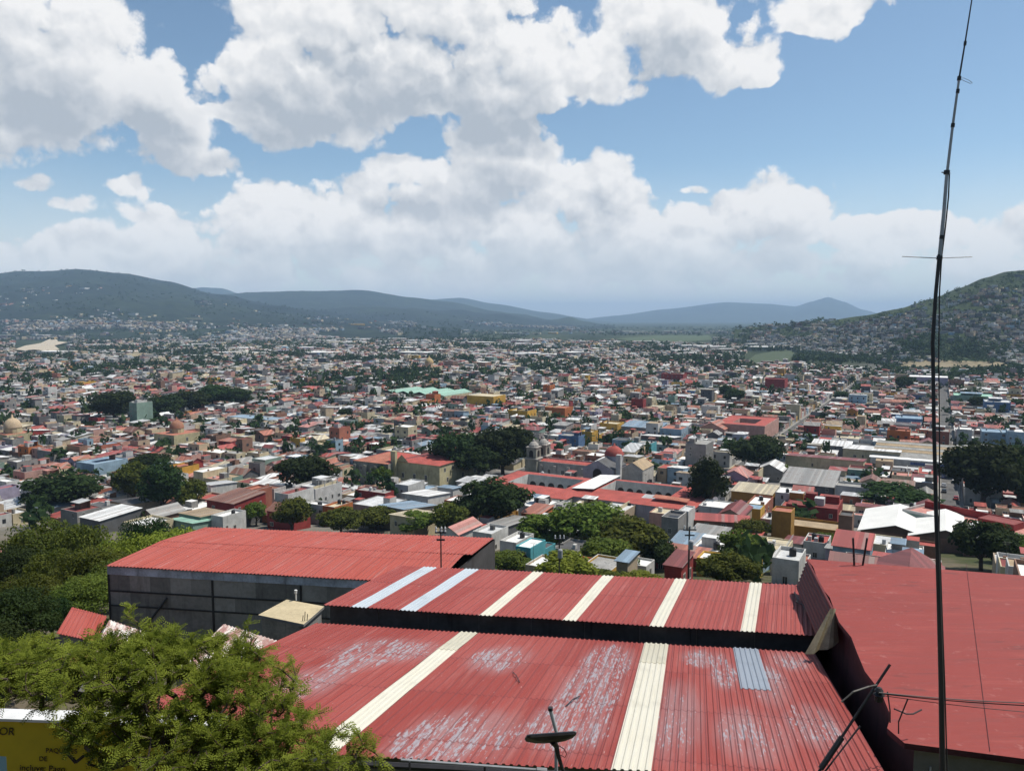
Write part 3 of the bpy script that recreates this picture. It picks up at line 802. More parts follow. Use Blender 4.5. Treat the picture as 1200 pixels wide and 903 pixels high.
def strip_quad(mb, a, b, zt, zb, mat, out=0.0):
    a = Vector(a)-inn*out; b = Vector(b)-inn*out
    mb.face([(a.x, a.y, zb), (b.x, b.y, zb), (b.x, b.y, zt), (a.x, a.y, zt)], mat)
def box_strip(mb, a, b, zt, zb, mat, out, th):
    a = Vector(a); b = Vector(b); d = (b-a)
    p = [a-inn*out, b-inn*out, b-inn*(out-th), a-inn*(out-th)]
    mb.prism([Vector((q.x, q.y, zt)) for q in p], zt-zb, mat)
fa = MB(); box_strip(fa, f0, f0.lerp(f1, 0.80), zG-0.10, zG-0.62, FASC, 0.06, 0.05); rel(TG, fa.build('fascia'))
cols = [0, .07, .135, .20, .265, .33, .40, .465, .53, .60, .68, .78, .90, 1.0]
zrow = [zG-0.62, zG-1.75, zG-2.75, zG-4.9]
rg = random.Random(5)
pm = MB()
for i in range(len(cols)-1):
    for j in range(3):
        strip_quad(pm, f0.lerp(f1, cols[i]), f0.lerp(f1, cols[i+1]), zrow[j], zrow[j+1], rg.choice(M_PANEL))
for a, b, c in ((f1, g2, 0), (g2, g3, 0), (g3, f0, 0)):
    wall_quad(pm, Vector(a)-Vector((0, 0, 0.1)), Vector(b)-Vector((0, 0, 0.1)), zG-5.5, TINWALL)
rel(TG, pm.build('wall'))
for z_ in (zG-1.75, zG-2.75, zG-4.9):
    fm = MB(); box_strip(fm, f0, f1, z_+0.05, z_-0.05, DSTEEL, 0.05, 0.045); rel(TG, fm.build('rail'))
for k in (0.0, .33, .60, 0.98):
    fm = MB(); a = f0.lerp(f1, k); box_strip(fm, a, a+nrm2*0.12, zG-0.62, zG-5.2, DSTEEL, 0.07, 0.065); rel(TG, fm.build('post'))
fm = MB(); a = f0.lerp(f1, 0.19); b = f0.lerp(f1, 0.095)
fm.tube([Vector((a.x, a.y, zG-2.0))-inn*0.1, Vector((b.x, b.y, zG-4.7))-inn*0.1], 0.07, DSTEEL, 5); rel(TG, fm.build('brace'))

# --- small concrete block with cream roof
kz = -16.0
K = [at_z(302.5, 720, kz), at_z(356, 731, kz), at_z(380, 710, kz), at_z(336, 702, kz)]
TK = thing('rooftop_room', 'small grey concrete room with flat cream roof and white pipe, beside the dark wall', 'building', (*((K[0]+K[2])/2).xy, -20.5))
mb = MB(); mb.prism(K, 0.14, paint('cream roof coating', (0.46, 0.38, 0.24, 1), 0.9, 0.5, 0.75, 1.1), CONC); rel(TK, mb.build('roof'))
mb = MB(); cK = sum(K, Vector())/4
KI = [cK+(p-cK)*0.9 for p in K]
for i in range(4): wall_quad(mb, KI[i]-Vector((0, 0, .141)), KI[(i+1) % 4]-Vector((0, 0, .141)), -21, paint('stained plaster', (0.24, 0.22, 0.18, 1), 0.9, 0.8, 0.5, 1.2, '#2a2723', 0.8) if i == 0 else CONC)
rel(TK, mb.build('wall'))
mb = MB(); p = at_z(347, 703, kz)
mb.tube([p, p+Vector((0, 0, 0.42))], 0.045, WHITEP, 6); mb.tube([p+Vector((-0.02, 0, 0.42)), p+Vector((0.0, 0, 0.6))], 0.09, WHITEP, 6); rel(TK, mb.build('vent_pipe'))
mb = MB()
for dx, h in ((0, 0.5), (0.12, 0.35), (-0.1, 0.3)):
    p = at_z(357, 727, kz)+Vector((dx, dx*0.3, 0)); mb.tube([p, p+Vector((0.03, 0.02, h))], 0.022, DSTEEL, 4)
rel(TK, mb.build('rebar'))

# --- low shed roofs half hidden by the trees on the left
def low_shed(px, z, label, mat, pxc, wallm=CONC, hgt=3.0, pitch=0.25, slope=(0, 0)):
    q = [at_z(*p, z+dz) for p, dz in zip(px, (0, 0, slope[0], slope[1]))]
    c = sum(q, Vector())/4
    t_ = thing('shed', label, 'shed', (c.x, c.y, z-hgt))
    pl = Plane(q[0], q[1]-q[0], q[3]-q[0]); u1 = (q[1]-q[0]).length; vv = pl.uv(q[2])
    rel(t_, corr_sheet('roof', pl, 0, u1, v0L, linef((0, (q[3]-q[0]).length), (u1, vv[1])), mat, None, pitch=pitch, amp=0.04))
    m_ = MB(); inq = [c+(p-c)*0.93-Vector((0, 0, 0.08)) for p in q]
    for i in range(4): wall_quad(m_, inq[i], inq[(i+1) % 4], z-hgt, wallm)
    rel(t_, m_.build('wall'))
WEATH = red_sheet_mat('whitewashed roof with red patches', (0.34, 0.12, 0.11, 1), 0.9, 0.7)
def weath():
    m, t, bs = new_mat('weathered white roof')
    uv = t.n('ShaderNodeUVMap').outputs[0]
    n = t.noise(t.mapping(uv, (2.2, 0.8, 1)), 1.0, 6, 0.7); n2 = t.noise(uv, 0.5, 4)
    c = t.mix(t.ramp(n, 0.42, 0.6), (0.30, 0.16, 0.14, 1), (0.62, 0.58, 0.53, 1))
    c = t.mix(t.m('MULTIPLY', t.ramp(n2, 0.5, 0.65), 0.6), c, (0.55, 0.5, 0.45, 1))
    t.put(bs.inputs['Base Color'], c); bs.inputs['Roughness'].default_value = 0.8
    return m
WH = weath()
low_shed([(200, 790), (330, 815), (372, 764), (262, 731)], -16.2, 'low shed with weathered whitish roof beside the concrete room', WH, None, hgt=3.0, slope=(0.2, 0.2))
low_shed([(66, 742), (112, 752), (131, 723), (84, 711)], -19.0, 'small shed with faded pink red roof among the left trees', MS['pink'] if False else RED_G, None, hgt=3.0)
low_shed([(96, 792), (168, 800), (196, 746), (128, 726)], -17.8, 'shed with peeling white roof behind the feathery tree', WH, None, hgt=3.0)
low_shed([(50, 790), (92, 797), (110, 762), (66, 766)], -17.3, 'shed with patchy red roof right under the feathery tree', RED_U, None, hgt=3.0)
low_shed([(-20, 672), (14, 690), (28, 655), (0, 640)], -31.0, 'shed with pink roof among trees at the picture edge', MS['pink'], None, hgt=4.0)
low_shed([(14, 700), (44, 706), (56, 678), (28, 672)], -29.0, 'shed with pale dirty roof under the hillside trees', MS['cream'], None, hgt=4.0)

# --- whip antenna
TA = thing('antenna_mast', 'tall thin radio whip antenna with clamped segments and a cross rod', 'antenna', (*at(1105, 903, 9.0).xy, gz(0, 9)-0.2))
ya = 9.0
def ap(px, py, y=ya): return at(px, py, y)
base = Vector(TA.location)
mb = MB()
mb.tube([base, ap(1104.5, 900), ap(1103, 800), ap(1100, 690), ap(1097, 600), ap(1094.5, 500), ap(1093, 400), ap(1096.5, 345), ap(1101, 298)], [0.036, 0.034, 0.031, 0.026, 0.023, 0.021, 0.021, 0.021, 0.021], DSTEEL, 8); rel(TA, mb.build('mast'))
mb = MB(); mb.tube([ap(1101, 301), ap(1106, 250), ap(1109.5, 204)], [0.022, 0.020, 0.018], STEEL, 8); rel(TA, mb.build('lower_tube'))
mb = MB(); mb.tube([ap(1109.5, 206), ap(1116.5, 147), ap(1124, 92)], [0.017, 0.015, 0.013], STEEL, 8); rel(TA, mb.build('middle_tube'))
mb = MB(); mb.tube([ap(1124, 92), ap(1131, 50), ap(1139.5, -4), ap(1149, -60)], [0.011, 0.009, 0.007, 0.004], DSTEEL, 6); rel(TA, mb.build('whip'))
mb = MB(); mb.tube([ap(1057.5, 300.5, 8.8), ap(1098, 302.5, 9.0), ap(1139, 301, 9.2)], 0.0055, STEEL, 5); rel(TA, mb.build('cross_rod'))
for (px, py, r_) in ((1109.5, 202, 0.034), (1116.6, 147, 0.022), (1122.4, 107, 0.02), (1124, 92, 0.022), (1131, 51, 0.016), (1101, 302, 0.034), (1104, 278, 0.03)):
    mb = MB(); p = ap(px, py); mb.tube([p-Vector((0.002, 0, 0.022)), p+Vector((0.002, 0, 0.022))], r_, DSTEEL, 8); rel(TA, mb.build('clamp'))
mb = MB(); mb.tube([ap(1103.5, 202), ap(1113.5, 203)], 0.007, DSTEEL, 5); rel(TA, mb.build('bolt'))
mb = MB(); c0 = ap(1124, 92); mb.tube([c0, ap(1129, 91.5), ap(1136, 94.5), ap(1139.5, 97.5), ap(1137, 98), ap(1130, 95), c0], 0.0035, STEEL, 4); rel(TA, mb.build('matching_loop'))
mb = MB(); mb.tube([ap(1112.5, 204), ap(1111.5, 230), ap(1108, 265), ap(1103.5, 300), ap(1101, 340), ap(1100, 420), ap(1101, 520), ap(1100.5, 620), ap(1104, 720), ap(1107, 800), ap(1110, 905), Vector((base.x+.05, base.y, base.z))], 0.0085, DSTEEL, 5); rel(TA, mb.build('feed_cable'))

# --- flat satellite internet dish
yd = 8.5
dc = at(645, 861, yd)
TD = thing('satellite_dish', 'flat dark satellite internet dish tilted on a bent pole, its white face upward', 'dish', (*at(668, 925, yd).xy, gz(0, yd)-0.1))
def rrect(w, h, r, n=5):
    out = []
    for (cx, cy_, a0) in ((w-r, h-r, 0), (-w+r, h-r, 90), (-w+r, -h+r, 180), (w-r, -h+r, 270)):
        for k in range(n+1):
            a = R(a0+90*k/n); out.append((cx+r*math.cos(a), cy_+r*math.sin(a)))
    return out
tilt = Matrix.Translation(dc) @ Matrix.Rotation(R(-5.5), 4, 'Y') @ Matrix.Rotation(R(-37.0), 4, 'X') @ Matrix.Rotation(R(8), 4, 'Z')
rr = rrect(0.288, 0.17, 0.05)
mb = MB(); mb.prism([tilt @ Vector((x, y, 0.006)) for x, y in rr], 0.012, WHITEP, WHITEP); rel(TD, mb.build('face'))
mb = MB(); n = len(rr)
lay = [(1.0, -0.0065), (0.97, -0.03), (0.62, -0.062), (0.30, -0.075)]
for (ka, za), (kb, zb) in zip(lay, lay[1:]):
    for i in range(n):
        j = (i+1) % n
        mb.face([tilt @ Vector((rr[i][0]*kb, rr[i][1]*kb, zb)), tilt @ Vector((rr[j][0]*kb, rr[j][1]*kb, zb)), tilt @ Vector((rr[j][0]*ka, rr[j][1]*ka, za)), tilt @ Vector((rr[i][0]*ka, rr[i][1]*ka, za))], BLACKP)
mb.face([tilt @ Vector((x*0.3, y*0.3, -0.075)) for x, y in rr][::-1], BLACKP)
rel(TD, mb.build('back_shell'))
mb = MB(); mb.tube([tilt @ Vector((0.02, 0, -0.07)), at(652, 874, yd), at(654, 884, yd), at(658, 897, yd), at(663, 910, yd), Vector((TD.location.x, yd, TD.location.z))], [0.038, 0.030, 0.024, 0.022, 0.022, 0.022], BLACKP, 8); rel(TD, mb.build('pole'))
mb = MB(); mb.tube([at(655, 873, yd), at(661, 877, yd-0.02), at(664, 883, yd), at(662, 887, yd+0.02), at(657, 884, yd), at(656, 888, yd)], 0.005, BLACKP, 5); rel(TD, mb.build('cable'))
tp = at(652, 857, 10.4)
t_ = thing('pipe_post', 'short bare metal pipe post standing just behind the satellite dish', 'post', (*at(652, 900, 10.4).xy, gz(0, 10.4)-0.1))
mb = MB(); mb.tube([Vector(t_.location), tp, at(645, 831, 10.4)], 0.028, paint('pale pipe', (0.42, 0.43, 0.43, 1), 0.5), 8); rel(t_, mb.build('pipe'))
mb = MB(); p = at(645, 831, 10.4); mb.tube([p+Vector((0, 0, -0.01)), p+Vector((0, 0, 0.035))], 0.036, DSTEEL, 8); rel(t_, mb.build('cap'))
# horizontal pipe at the very bottom
t_ = thing('handrail', 'pale metal handrail pipe with coupling running below the dish', 'railing', (*at(600, 900, 9.2).xy, gz(0, 9.2)-0.1))
mb = MB(); mb.tube([at(470, 889.5, 9.4), at(560, 896, 9.3), at(632, 901.5, 9.2)], 0.016, STEEL, 6); rel(t_, mb.build('rail'))
mb = MB(); mb.tube([at(629, 901, 9.2), at(641, 902, 9.2)], 0.028, STEEL, 6); rel(t_, mb.build('coupling'))
for px in (480, 568, 636):
    mb = MB(); p = at(px, 893+(px-500)*0.06, 9.3); mb.tube([p, Vector((p.x, p.y, gz(0, 9.3)-0.1))], 0.014, DSTEEL, 5); rel(t_, mb.build('post'))

# --- leaning poles and cables at the gap between the roofs
def simple(name, label, cat, path, r, mat, group=None, n=6):
    m_ = MB(); p0 = Vector(path[0]); m_.tube([Vector(p)-p0 for p in path], r, mat, n)
    o = m_.build(name); o.location = p0; return tag(o, label, cat, group)
yp = 16.8
t_ = thing('leaning_pole', 'dark leaning metal pole with a thicker sleeve, propped across the roof gap', 'pole', at(930, 960, yp-0.4)+Vector((0, 0, -3.5)))
mb = MB(); mb.tube([Vector(t_.location)+Vector((0, 0, 0.0)), at(960, 903, yp), at(987, 862, yp+.1), at(1015, 820, yp+.2), at(1043, 778, yp+.3)], 0.032, DSTEEL, 6); rel(t_, mb.build('shaft'))
mb = MB(); mb.tube([at(962, 900, yp), at(987, 863, yp+.1)], 0.066, DSTEEL, 7); rel(t_, mb.build('sleeve'))
mb = MB(); mb.tube([at(986, 822, yp), at(1000, 810, yp), at(1018, 804, yp+.2), at(1028, 802, yp+.2)], 0.024, paint('dull bracket', (0.13, 0.12, 0.11, 1), .8), 5); rel(t_, mb.build('bracket'))
simple('brace_rod', 'thin dark rod leaning beside the thicker leaning pole', 'rod', [at(948, 935, yp-.2)+Vector((0, 0, -3.2)), at(967, 903, yp), at(1008, 850, yp+.3)], 0.022, DSTEEL)
for i, (a, b, lab) in enumerate((((1030, 811), (1200, 823), 'upper'), ((1030, 812), (1200, 826), 'middle'), ((1032, 814), (1205, 834), 'lowest'))):
    pts = [at(a[0]+(b[0]-a[0])*k/8, a[1]+(b[1]-a[1])*k/8+1.5*math.sin(math.pi*k/8), 16.6) for k in range(-0, 14)]
    simple('power_cable', f'{lab} of three black cables slung over the flat red roof', 'cable', pts, 0.012 if i < 2 else 0.008, BLACKP, 'cables slung over the flat red roof', 5)
t_ = thing('insulator_block', 'black insulator where the three cables meet the leaning pole', 'insulator', at(1030, 812, 16.7))
mb = MB(); p = at(1030, 812, 16.7)
mb.lathe([(0.001, p.z-0.2), (0.09, p.z-0.18), (0.09, p.z-0.06), (0.13, p.z-0.03), (0.06, p.z+0.03), (0.10, p.z+0.07), (0.05, p.z+0.14), (0.001, p.z+0.15)], BLACKP, 8, (p.x, p.y)); rel(t_, mb.build('body'))
for px0, py0, px1, py1, lab in ((1043, 832, 1040, 810, 'short rusty rod standing at the broken slab corner'), (1053, 845, 1064, 818, 'taller thin rod leaning over the broken slab corner')):
    simple('rebar_rod', lab, 'rod', [at(px0, py0+14, 18.9), at(px0, py0, 18.9), at(px1, py1, 18.9)], 0.018, DSTEEL)
simple('fallen_rod', 'bent black rod lying across the slab corner', 'rod', [at(1048, 830, 19.0), at(1062, 836, 19.2), at(1070, 836, 19.2), at(1080, 831, 19.3)], 0.02, DSTEEL)
for px, py, px2, lab in ((1001, 662, 1000, 'upright rod at the far edge of the flat red roof'), (1011, 662, 1015, 'slanted rod at the far edge of the flat red roof')):
    uv_ = plR.px(px, py); p = plR.P(*uv_); simple('roof_rod', lab, 'rod', [p, at(px2+(px2-px)*0.3, 630, p.y)], 0.05, DSTEEL)
# thin cracks painted as cables lying on the slab
for k, (a, b) in enumerate((((1132, 660), (1160, 880)),)):
    pts = [plR.P(*plR.px(a[0]+(b[0]-a[0])*s, a[1]+(b[1]-a[1])*s), 0.012) for s in np.linspace(0, 1, 10)]
    simple('roof_cable', 'thin dark red cable lying along the flat red roof', 'cable', pts, 0.009, MAROON, None, 4)
# bent antenna arm lying on the upper roof
simple('broken_bracket', 'bent black bracket lying on the raised roof beside the cladding', 'bracket', [plU.P(*plU.px(931, 695), 0.06), plU.P(*plU.px(935, 708), 0.2), plU.P(*plU.px(933, 713), 0.32), plU.P(*plU.px(941, 716), 0.3), plU.P(*plU.px(956, 737), 0.1)], 0.035, DSTEEL)
for (p, q, lab) in (((601, 789), (609, 801), 'short dark twig lying on the flaking roof near its middle'), ((663, 829), (680, 817), 'dark twig lying on the flaking roof behind the dish')):
    simple('twig', lab, 'twig', [plL.P(*plL.px(*p), 0.06), plL.P(*plL.px((p[0]+q[0])/2, (p[1]+q[1])/2-1), 0.09), plL.P(*plL.px(*q), 0.06)], 0.02, DSTEEL, None, 4)

# --- yellow banner behind the feathery tree
yb = 13.5
b0, b1 = at(-30, 839, yb), at(262, 848, yb-0.25)
bz = min(b0.z, b1.z)
TB = thing('banner_board', 'yellow lettered banner under a white roof edge, behind the feathery tree', 'banner', (*b0.lerp(b1, .5).xy, -10.9))
YEL = paint('yellow vinyl', (0.52, 0.40, 0.02, 1), 0.5, 0.6, 0.85, 1.06, '#5b4a10', 0.15)
bd = (b1-b0).normalized(); bn = Vector((bd.y, -bd.x, 0)).normalized()
mb = MB(); dn = Vector((0, 0, -1.75))
mb.prism([b0, b1, b1-bn*0.05, b0-bn*0.05], 1.75, YEL); rel(TB, mb.build('panel'))
mb = MB(); up = Vector((0, 0, 0.03))
mb.prism([b0+up+bn*0.10, b1+up+bn*0.10, b1+up-bn*0.22+Vector((0, 0, 0.02)), b0+up-bn*0.22+Vector((0, 0, 0.02))], 0.05, paint('white sheet edge', lin('#e4e4e2', 0.85), 0.6)); rel(TB, mb.build('roof_edge'))
blu = MB(); c0 = at(-28, 884, yb-0.03); c1 = at(9, 886, yb-0.03)
blu.prism([c0, c1, c1-bn*0.01, c0-bn*0.01], 0.7, paint('pale blue print', (0.25, 0.45, 0.55, 1), 0.5)); rel(TB, blu.build('picture_panel'))
for k in range(2):
    mb = MB(); p = b0.lerp(b1, 0.02+0.96*k)-bn*0.11; mb.tube([Vector((p.x, p.y, -11.5)), p], 0.05, STEEL, 6); rel(TB, mb.build('post'))
INK = paint('dark ink', (0.05, 0.035, 0.015, 1), 0.6)
def lettering(txt, px, py, hpx, shear=0.0):
    cu = bpy.data.curves.new('lettering', 'FONT'); cu.body = txt; cu.size = hpx/FPX*yb*1.4; cu.shear = shear; cu.extrude = 0.003
    cu.materials.append(INK)
    o = link(bpy.data.objects.new('lettering', cu))
    p = at(px, py, yb); s = (p-b0).dot(bd)
    pos = b0+bd*s; pos.z = p.z
    o.matrix_world = Matrix.Translation(pos+bn*0.016) @ Matrix((( bd.x, 0, bn.x, 0), (bd.y, 0, bn.y, 0), (0, 1, 0, 0), (0, 0, 0, 1)))
    bpy.context.view_layer.update()
    dg = bpy.context.evaluated_depsgraph_get()
    me = bpy.data.meshes.new_from_object(o.evaluated_get(dg)); mw = o.matrix_world.copy()
    me.transform(mw); bpy.data.objects.remove(o)
    rel(TB, link(bpy.data.objects.new('lettering', me)))
lettering('OR', 0, 859, 10, 0.2); lettering('PAQUETES', 57, 878, 6.0); lettering('DE', 49, 888, 6.0); lettering('incluye: Pago', 25, 900, 8.0, 0.1)
# ---------------------------------------------------------------- the town
GAZ = 29.0
E1 = Vector((math.sin(R(GAZ)), math.cos(R(GAZ)), 0)); E2 = Vector((math.cos(R(GAZ)), -math.sin(R(GAZ)), 0))
GRZ = -R(GAZ)
def st(p): return (p[0]*E2.x+p[1]*E2.y, p[0]*E1.x+p[1]*E1.y)
def xy(s, t): return (s*E2.x+t*E1.x, s*E2.y+t*E1.y)
def gpt(px, py, h=0.0):
    """point of the land (raised by h) met by a sight line"""
    d = ray(px, py); d = d/d.y; y = 60.0 if h == 0 else 95.0
    while y < 9000:
        if d.z*y <= gz(d.x*y, y)+h: break
        y *= 1.0015
    return Vector((d.x*y, y, gz(d.x*y, y)))
FG = [(-50, 770), (118, 745), (123, 664), (240, 619), (580, 631), (581, 669), (935, 686), (945, 656), (1260, 660)]
def fg_top(px):
    for (a, ya), (b, yb_) in zip(FG, FG[1:]):
        if a <= px <= b: return ya+(yb_-ya)*(px-a)/(b-a)
    return 900
def quadbox(x0, x1, y0, y1, z0, z1, mat, top=True, topmat=None):
    q = [([(x0,y0,z0),(x1,y0,z0),(x1,y0,z1),(x0,y0,z1)], mat), ([(x1,y0,z0),(x1,y1,z0),(x1,y1,z1),(x1,y0,z1)], mat),
         ([(x1,y1,z0),(x0,y1,z0),(x0,y1,z1),(x1,y1,z1)], mat), ([(x0,y1,z0),(x0,y0,z0),(x0,y0,z1),(x0,y1,z1)], mat)]
    if top: q.append(([(x0,y0,z1),(x1,y0,z1),(x1,y1,z1),(x0,y1,z1)], topmat or mat))
    return q
def parapet(x0, x1, y0, y1, z0, z1, zr, wall, th=0.22, cap=None):
    """outer walls rising past the roof at zr, with the inside faces of the parapet"""
    cap = cap or wall
    q = quadbox(x0, x1, y0, y1, z0, z1, wall, top=False)
    a0, a1, b0_, b1_ = x0+th, x1-th, y0+th, y1-th
    q += [([(x0,y0,z1),(x1,y0,z1),(a1,b0_,z1),(a0,b0_,z1)], cap), ([(x1,y0,z1),(x1,y1,z1),(a1,b1_,z1),(a1,b0_,z1)], cap),
          ([(x1,y1,z1),(x0,y1,z1),(a0,b1_,z1),(a1,b1_,z1)], cap), ([(x0,y1,z1),(x0,y0,z1),(a0,b0_,z1),(a0,b1_,z1)], cap),
          ([(a1,b0_,zr),(a0,b0_,zr),(a0,b0_,z1),(a1,b0_,z1)], wall), ([(a1,b1_,zr),(a1,b0_,zr),(a1,b0_,z1),(a1,b1_,z1)], wall),
          ([(a0,b1_,zr),(a1,b1_,zr),(a1,b1_,z1),(a0,b1_,z1)], wall), ([(a0,b0_,zr),(a0,b1_,zr),(a0,b1_,z1),(a0,b0_,z1)], wall)]
    return q, ([(a0,b0_,zr),(a1,b0_,zr),(a1,b1_,zr),(a0,b1_,zr)])
def slab(pts, th, mat):
    lo = [(p[0], p[1], p[2]-th) for p in pts]
    q = [(list(pts), mat), (lo[::-1], mat)]
    for i in range(len(pts)):
        j = (i+1) % len(pts); q.append(([lo[i], lo[j], pts[j], pts[i]], mat))
    return q
def house_parts(rg, w, d, h, wall, roof, typ, windows=True, clutter=True):
    """(part name, quads) of a house centred on its lot, and its windows (x, y, z, width, height, side)"""
    Wm = MW[wall]; P = []; x0, x1, y0, y1 = -w/2, w/2, -d/2, d/2; zb = -3.0
    if typ == 'flat':
        ph = rg.choice([0.25, 0.4, 0.7])
        q, rf = parapet(x0, x1, y0, y1, zb, h+ph, h, Wm, 0.2, MW['white'] if rg.random() < 0.15 else None)
        P.append(('wall', q)); P.append(('roof', [(rf, MR[roof])]))
    elif typ == 'court':
        q, rf = parapet(x0, x1, y0, y1, zb, h+0.5, h, Wm)
        cx0, cx1, cy0, cy1 = x0+w*0.27, x1-w*0.27, y0+d*0.27, y1-d*0.27
        P.append(('wall', q)); a = rf
        i0, i1, j0, j1 = x0+.2, x1-.2, y0+.2, y1-.2
        P.append(('roof', [([(i0,j0,h),(i1,j0,h),(cx1,cy0,h),(cx0,cy0,h)], MR[roof]), ([(i1,j0,h),(i1,j1,h),(cx1,cy1,h),(cx1,cy0,h)], MR[roof]),
                           ([(i1,j1,h),(i0,j1,h),(cx0,cy1,h),(cx1,cy1,h)], MR[roof]), ([(i0,j1,h),(i0,j0,h),(cx0,cy0,h),(cx0,cy1,h)], MR[roof])]))
        cw = [([(p[0],p[1],p[2]) for p in pts][::-1], m) for pts, m in quadbox(cx0, cx1, cy0, cy1, 0, h, Wm, top=False)]
        P.append(('courtyard_wall', cw))
    elif typ == 'sheet':
        s = rg.uniform(0.05, 0.12)*d; o = 0.35; sg = rg.choice([-1, 1])
        za, zc = (h, h+s) if sg > 0 else (h+s, h)
        P.append(('wall', [([(x0,y0,zb),(x1,y0,zb),(x1,y0,za),(x0,y0,za)], Wm), ([(x1,y1,zb),(x0,y1,zb),(x0,y1,zc),(x1,y1,zc)], Wm),
                           ([(x1,y0,zb),(x1,y1,zb),(x1,y1,zc),(x1,y0,za)], Wm), ([(x0,y1,zb),(x0,y0,zb),(x0,y0,za),(x0,y1,zc)], Wm)]))
        k = (zc-za)/d
        P.append(('roof', slab([(x0-o,y0-o,za-k*o+.1),(x1+o,y0-o,za-k*o+.1),(x1+o,y1+o,zc+k*o+.1),(x0-o,y1+o,zc+k*o+.1)], 0.09, MS[roof])))
    elif typ == 'gable':
        r_ = 0.22*min(w, d)+0.3; o = 0.4
        if w >= d:   # ridge along x
            P.append(('wall', [([(x0,y0,zb),(x1,y0,zb),(x1,y0,h),(x0,y0,h)], Wm), ([(x1,y1,zb),(x0,y1,zb),(x0,y1,h),(x1,y1,h)], Wm),
                               ([(x1,y0,zb),(x1,y1,zb),(x1,y1,h),(x1,0,h+r_),(x1,y0,h)], Wm), ([(x0,y1,zb),(x0,y0,zb),(x0,y0,h),(x0,0,h+r_),(x0,y1,h)], Wm)]))
            k = r_/(d/2)
            P.append(('roof', slab([(x0-o,y0-o,h-k*o+.1),(x1+o,y0-o,h-k*o+.1),(x1+o,0,h+r_+.1),(x0-o,0,h+r_+.1)], 0.1, MS[roof])+slab([(x0-o,0,h+r_+.1),(x1+o,0,h+r_+.1),(x1+o,y1+o,h-k*o+.1),(x0-o,y1+o,h-k*o+.1)], 0.1, MS[roof])))
        else:
            P.append(('wall', [([(x0,y0,zb),(x1,y0,zb),(x1,y0,h),(0,y0,h+r_),(x0,y0,h)], Wm), ([(x1,y1,zb),(x0,y1,zb),(x0,y1,h),(0,y1,h+r_),(x1,y1,h)], Wm),
                               ([(x1,y0,zb),(x1,y1,zb),(x1,y1,h),(x1,y0,h)], Wm), ([(x0,y1,zb),(x0,y0,zb),(x0,y0,h),(x0,y1,h)], Wm)]))
            k = r_/(w/2)
            P.append(('roof', slab([(x0-o,y0-o,h-k*o+.1),(0,y0-o,h+r_+.1),(0,y1+o,h+r_+.1),(x0-o,y1+o,h-k*o+.1)], 0.1, MS[roof])+slab([(0,y0-o,h+r_+.1),(x1+o,y0-o,h-k*o+.1),(x1+o,y1+o,h-k*o+.1),(0,y1+o,h+r_+.1)], 0.1, MS[roof])))
    if clutter and typ == 'flat' and min(w, d) > 6.5:
        if rg.random() < 0.5:      # stair head
            bw, bd_ = rg.uniform(2.4, 3.6), rg.uniform(2.4, 4.0); bx, by = rg.uniform(x0+.3, x1-.3-bw), rg.uniform(y0+.3, y1-.3-bd_)
            P.append(('stair_head', quadbox(bx, bx+bw, by, by+bd_, h, h+2.4, MW[rg.choice([wall, 'white', 'grey', 'brick'])], topmat=MR[rg.choice([roof, 'grey', 'red'])])))
        if rg.random() < 0.4:      # sheet lean-to on the roof
            bw, bd_ = rg.uniform(3, w*0.6), rg.uniform(3, d*0.5); bx, by = rg.uniform(x0+.3, x1-.3-bw), rg.uniform(y0+.3, y1-.3-bd_)
            z_ = h+2.3; P.append(('lean_to', slab([(bx,by,z_),(bx+bw,by,z_),(bx+bw,by+bd_,z_+.35),(bx,by+bd_,z_+.35)], 0.07, MS[rg.choice(['pale grey', 'blue grey', 'white', 'red', 'rust', 'grey'])])
                      + quadbox(bx+.15, bx+bw-.15, by+bd_-.3, by+bd_-.15, h, z_+.2, MW[rg.choice([wall, 'grey', 'brick'])], top=False)))
        if rg.random() < 0.35:     # low dividing wall
            bx = rg.uniform(x0+1, x1-1); P.append(('roof_wall', quadbox(bx, bx+.18, y0+.2, y1-.2, h, h+rg.uniform(.5, 1.6), MW[rg.choice([wall, 'white', 'cream'])])))
    if clutter and typ == 'flat' and w > 5 and d > 5:
        for _ in range(rg.choice([0, 1, 1, 2])):
            bx, by = rg.uniform(x0+.4, x1-1.6), rg.uniform(y0+.4, y1-1.6); a = rg.uniform(.5, 1.2)
            P.append(('roof_box', quadbox(bx, bx+a, by, by+rg.uniform(.5, 1.4), h, h+rg.uniform(.5, 1.5), rg.choice([BLACKP, MW['grey'], MW['white'], MW['brick'], STEEL, MW['dark grey']]))))
    WN = []
    if windows:
        ns = max(1, int(h/3.0))
        for side, L in ((0, w), (1, d), (2, d)):
            if side and rg.random() < 0.45: continue
            n = max(1, int(L/rg.uniform(2.8, 4.6)))
            for s_ in range(ns):
                for i in range(n):
                    if rg.random() < 0.28: continue
                    u = -L/2+(i+0.5)*L/n
                    tall = s_ == 0 and rg.random() < 0.3
                    ww, hh = (1.1, 2.2) if tall else rg.choice([(1.1, 1.4), (1.5, 1.3), (0.9, 1.7)])
                    z_ = 0.05 if tall else s_*3.0+1.0
                    if z_+hh > h-0.2: continue
                    if side == 0: WN.append((u, y0, z_, ww, hh, 0))
                    elif side == 1: WN.append((x1, u, z_, ww, hh, 1))
                    else: WN.append((x0, -u, z_, ww, hh, 2))
    return P, WN
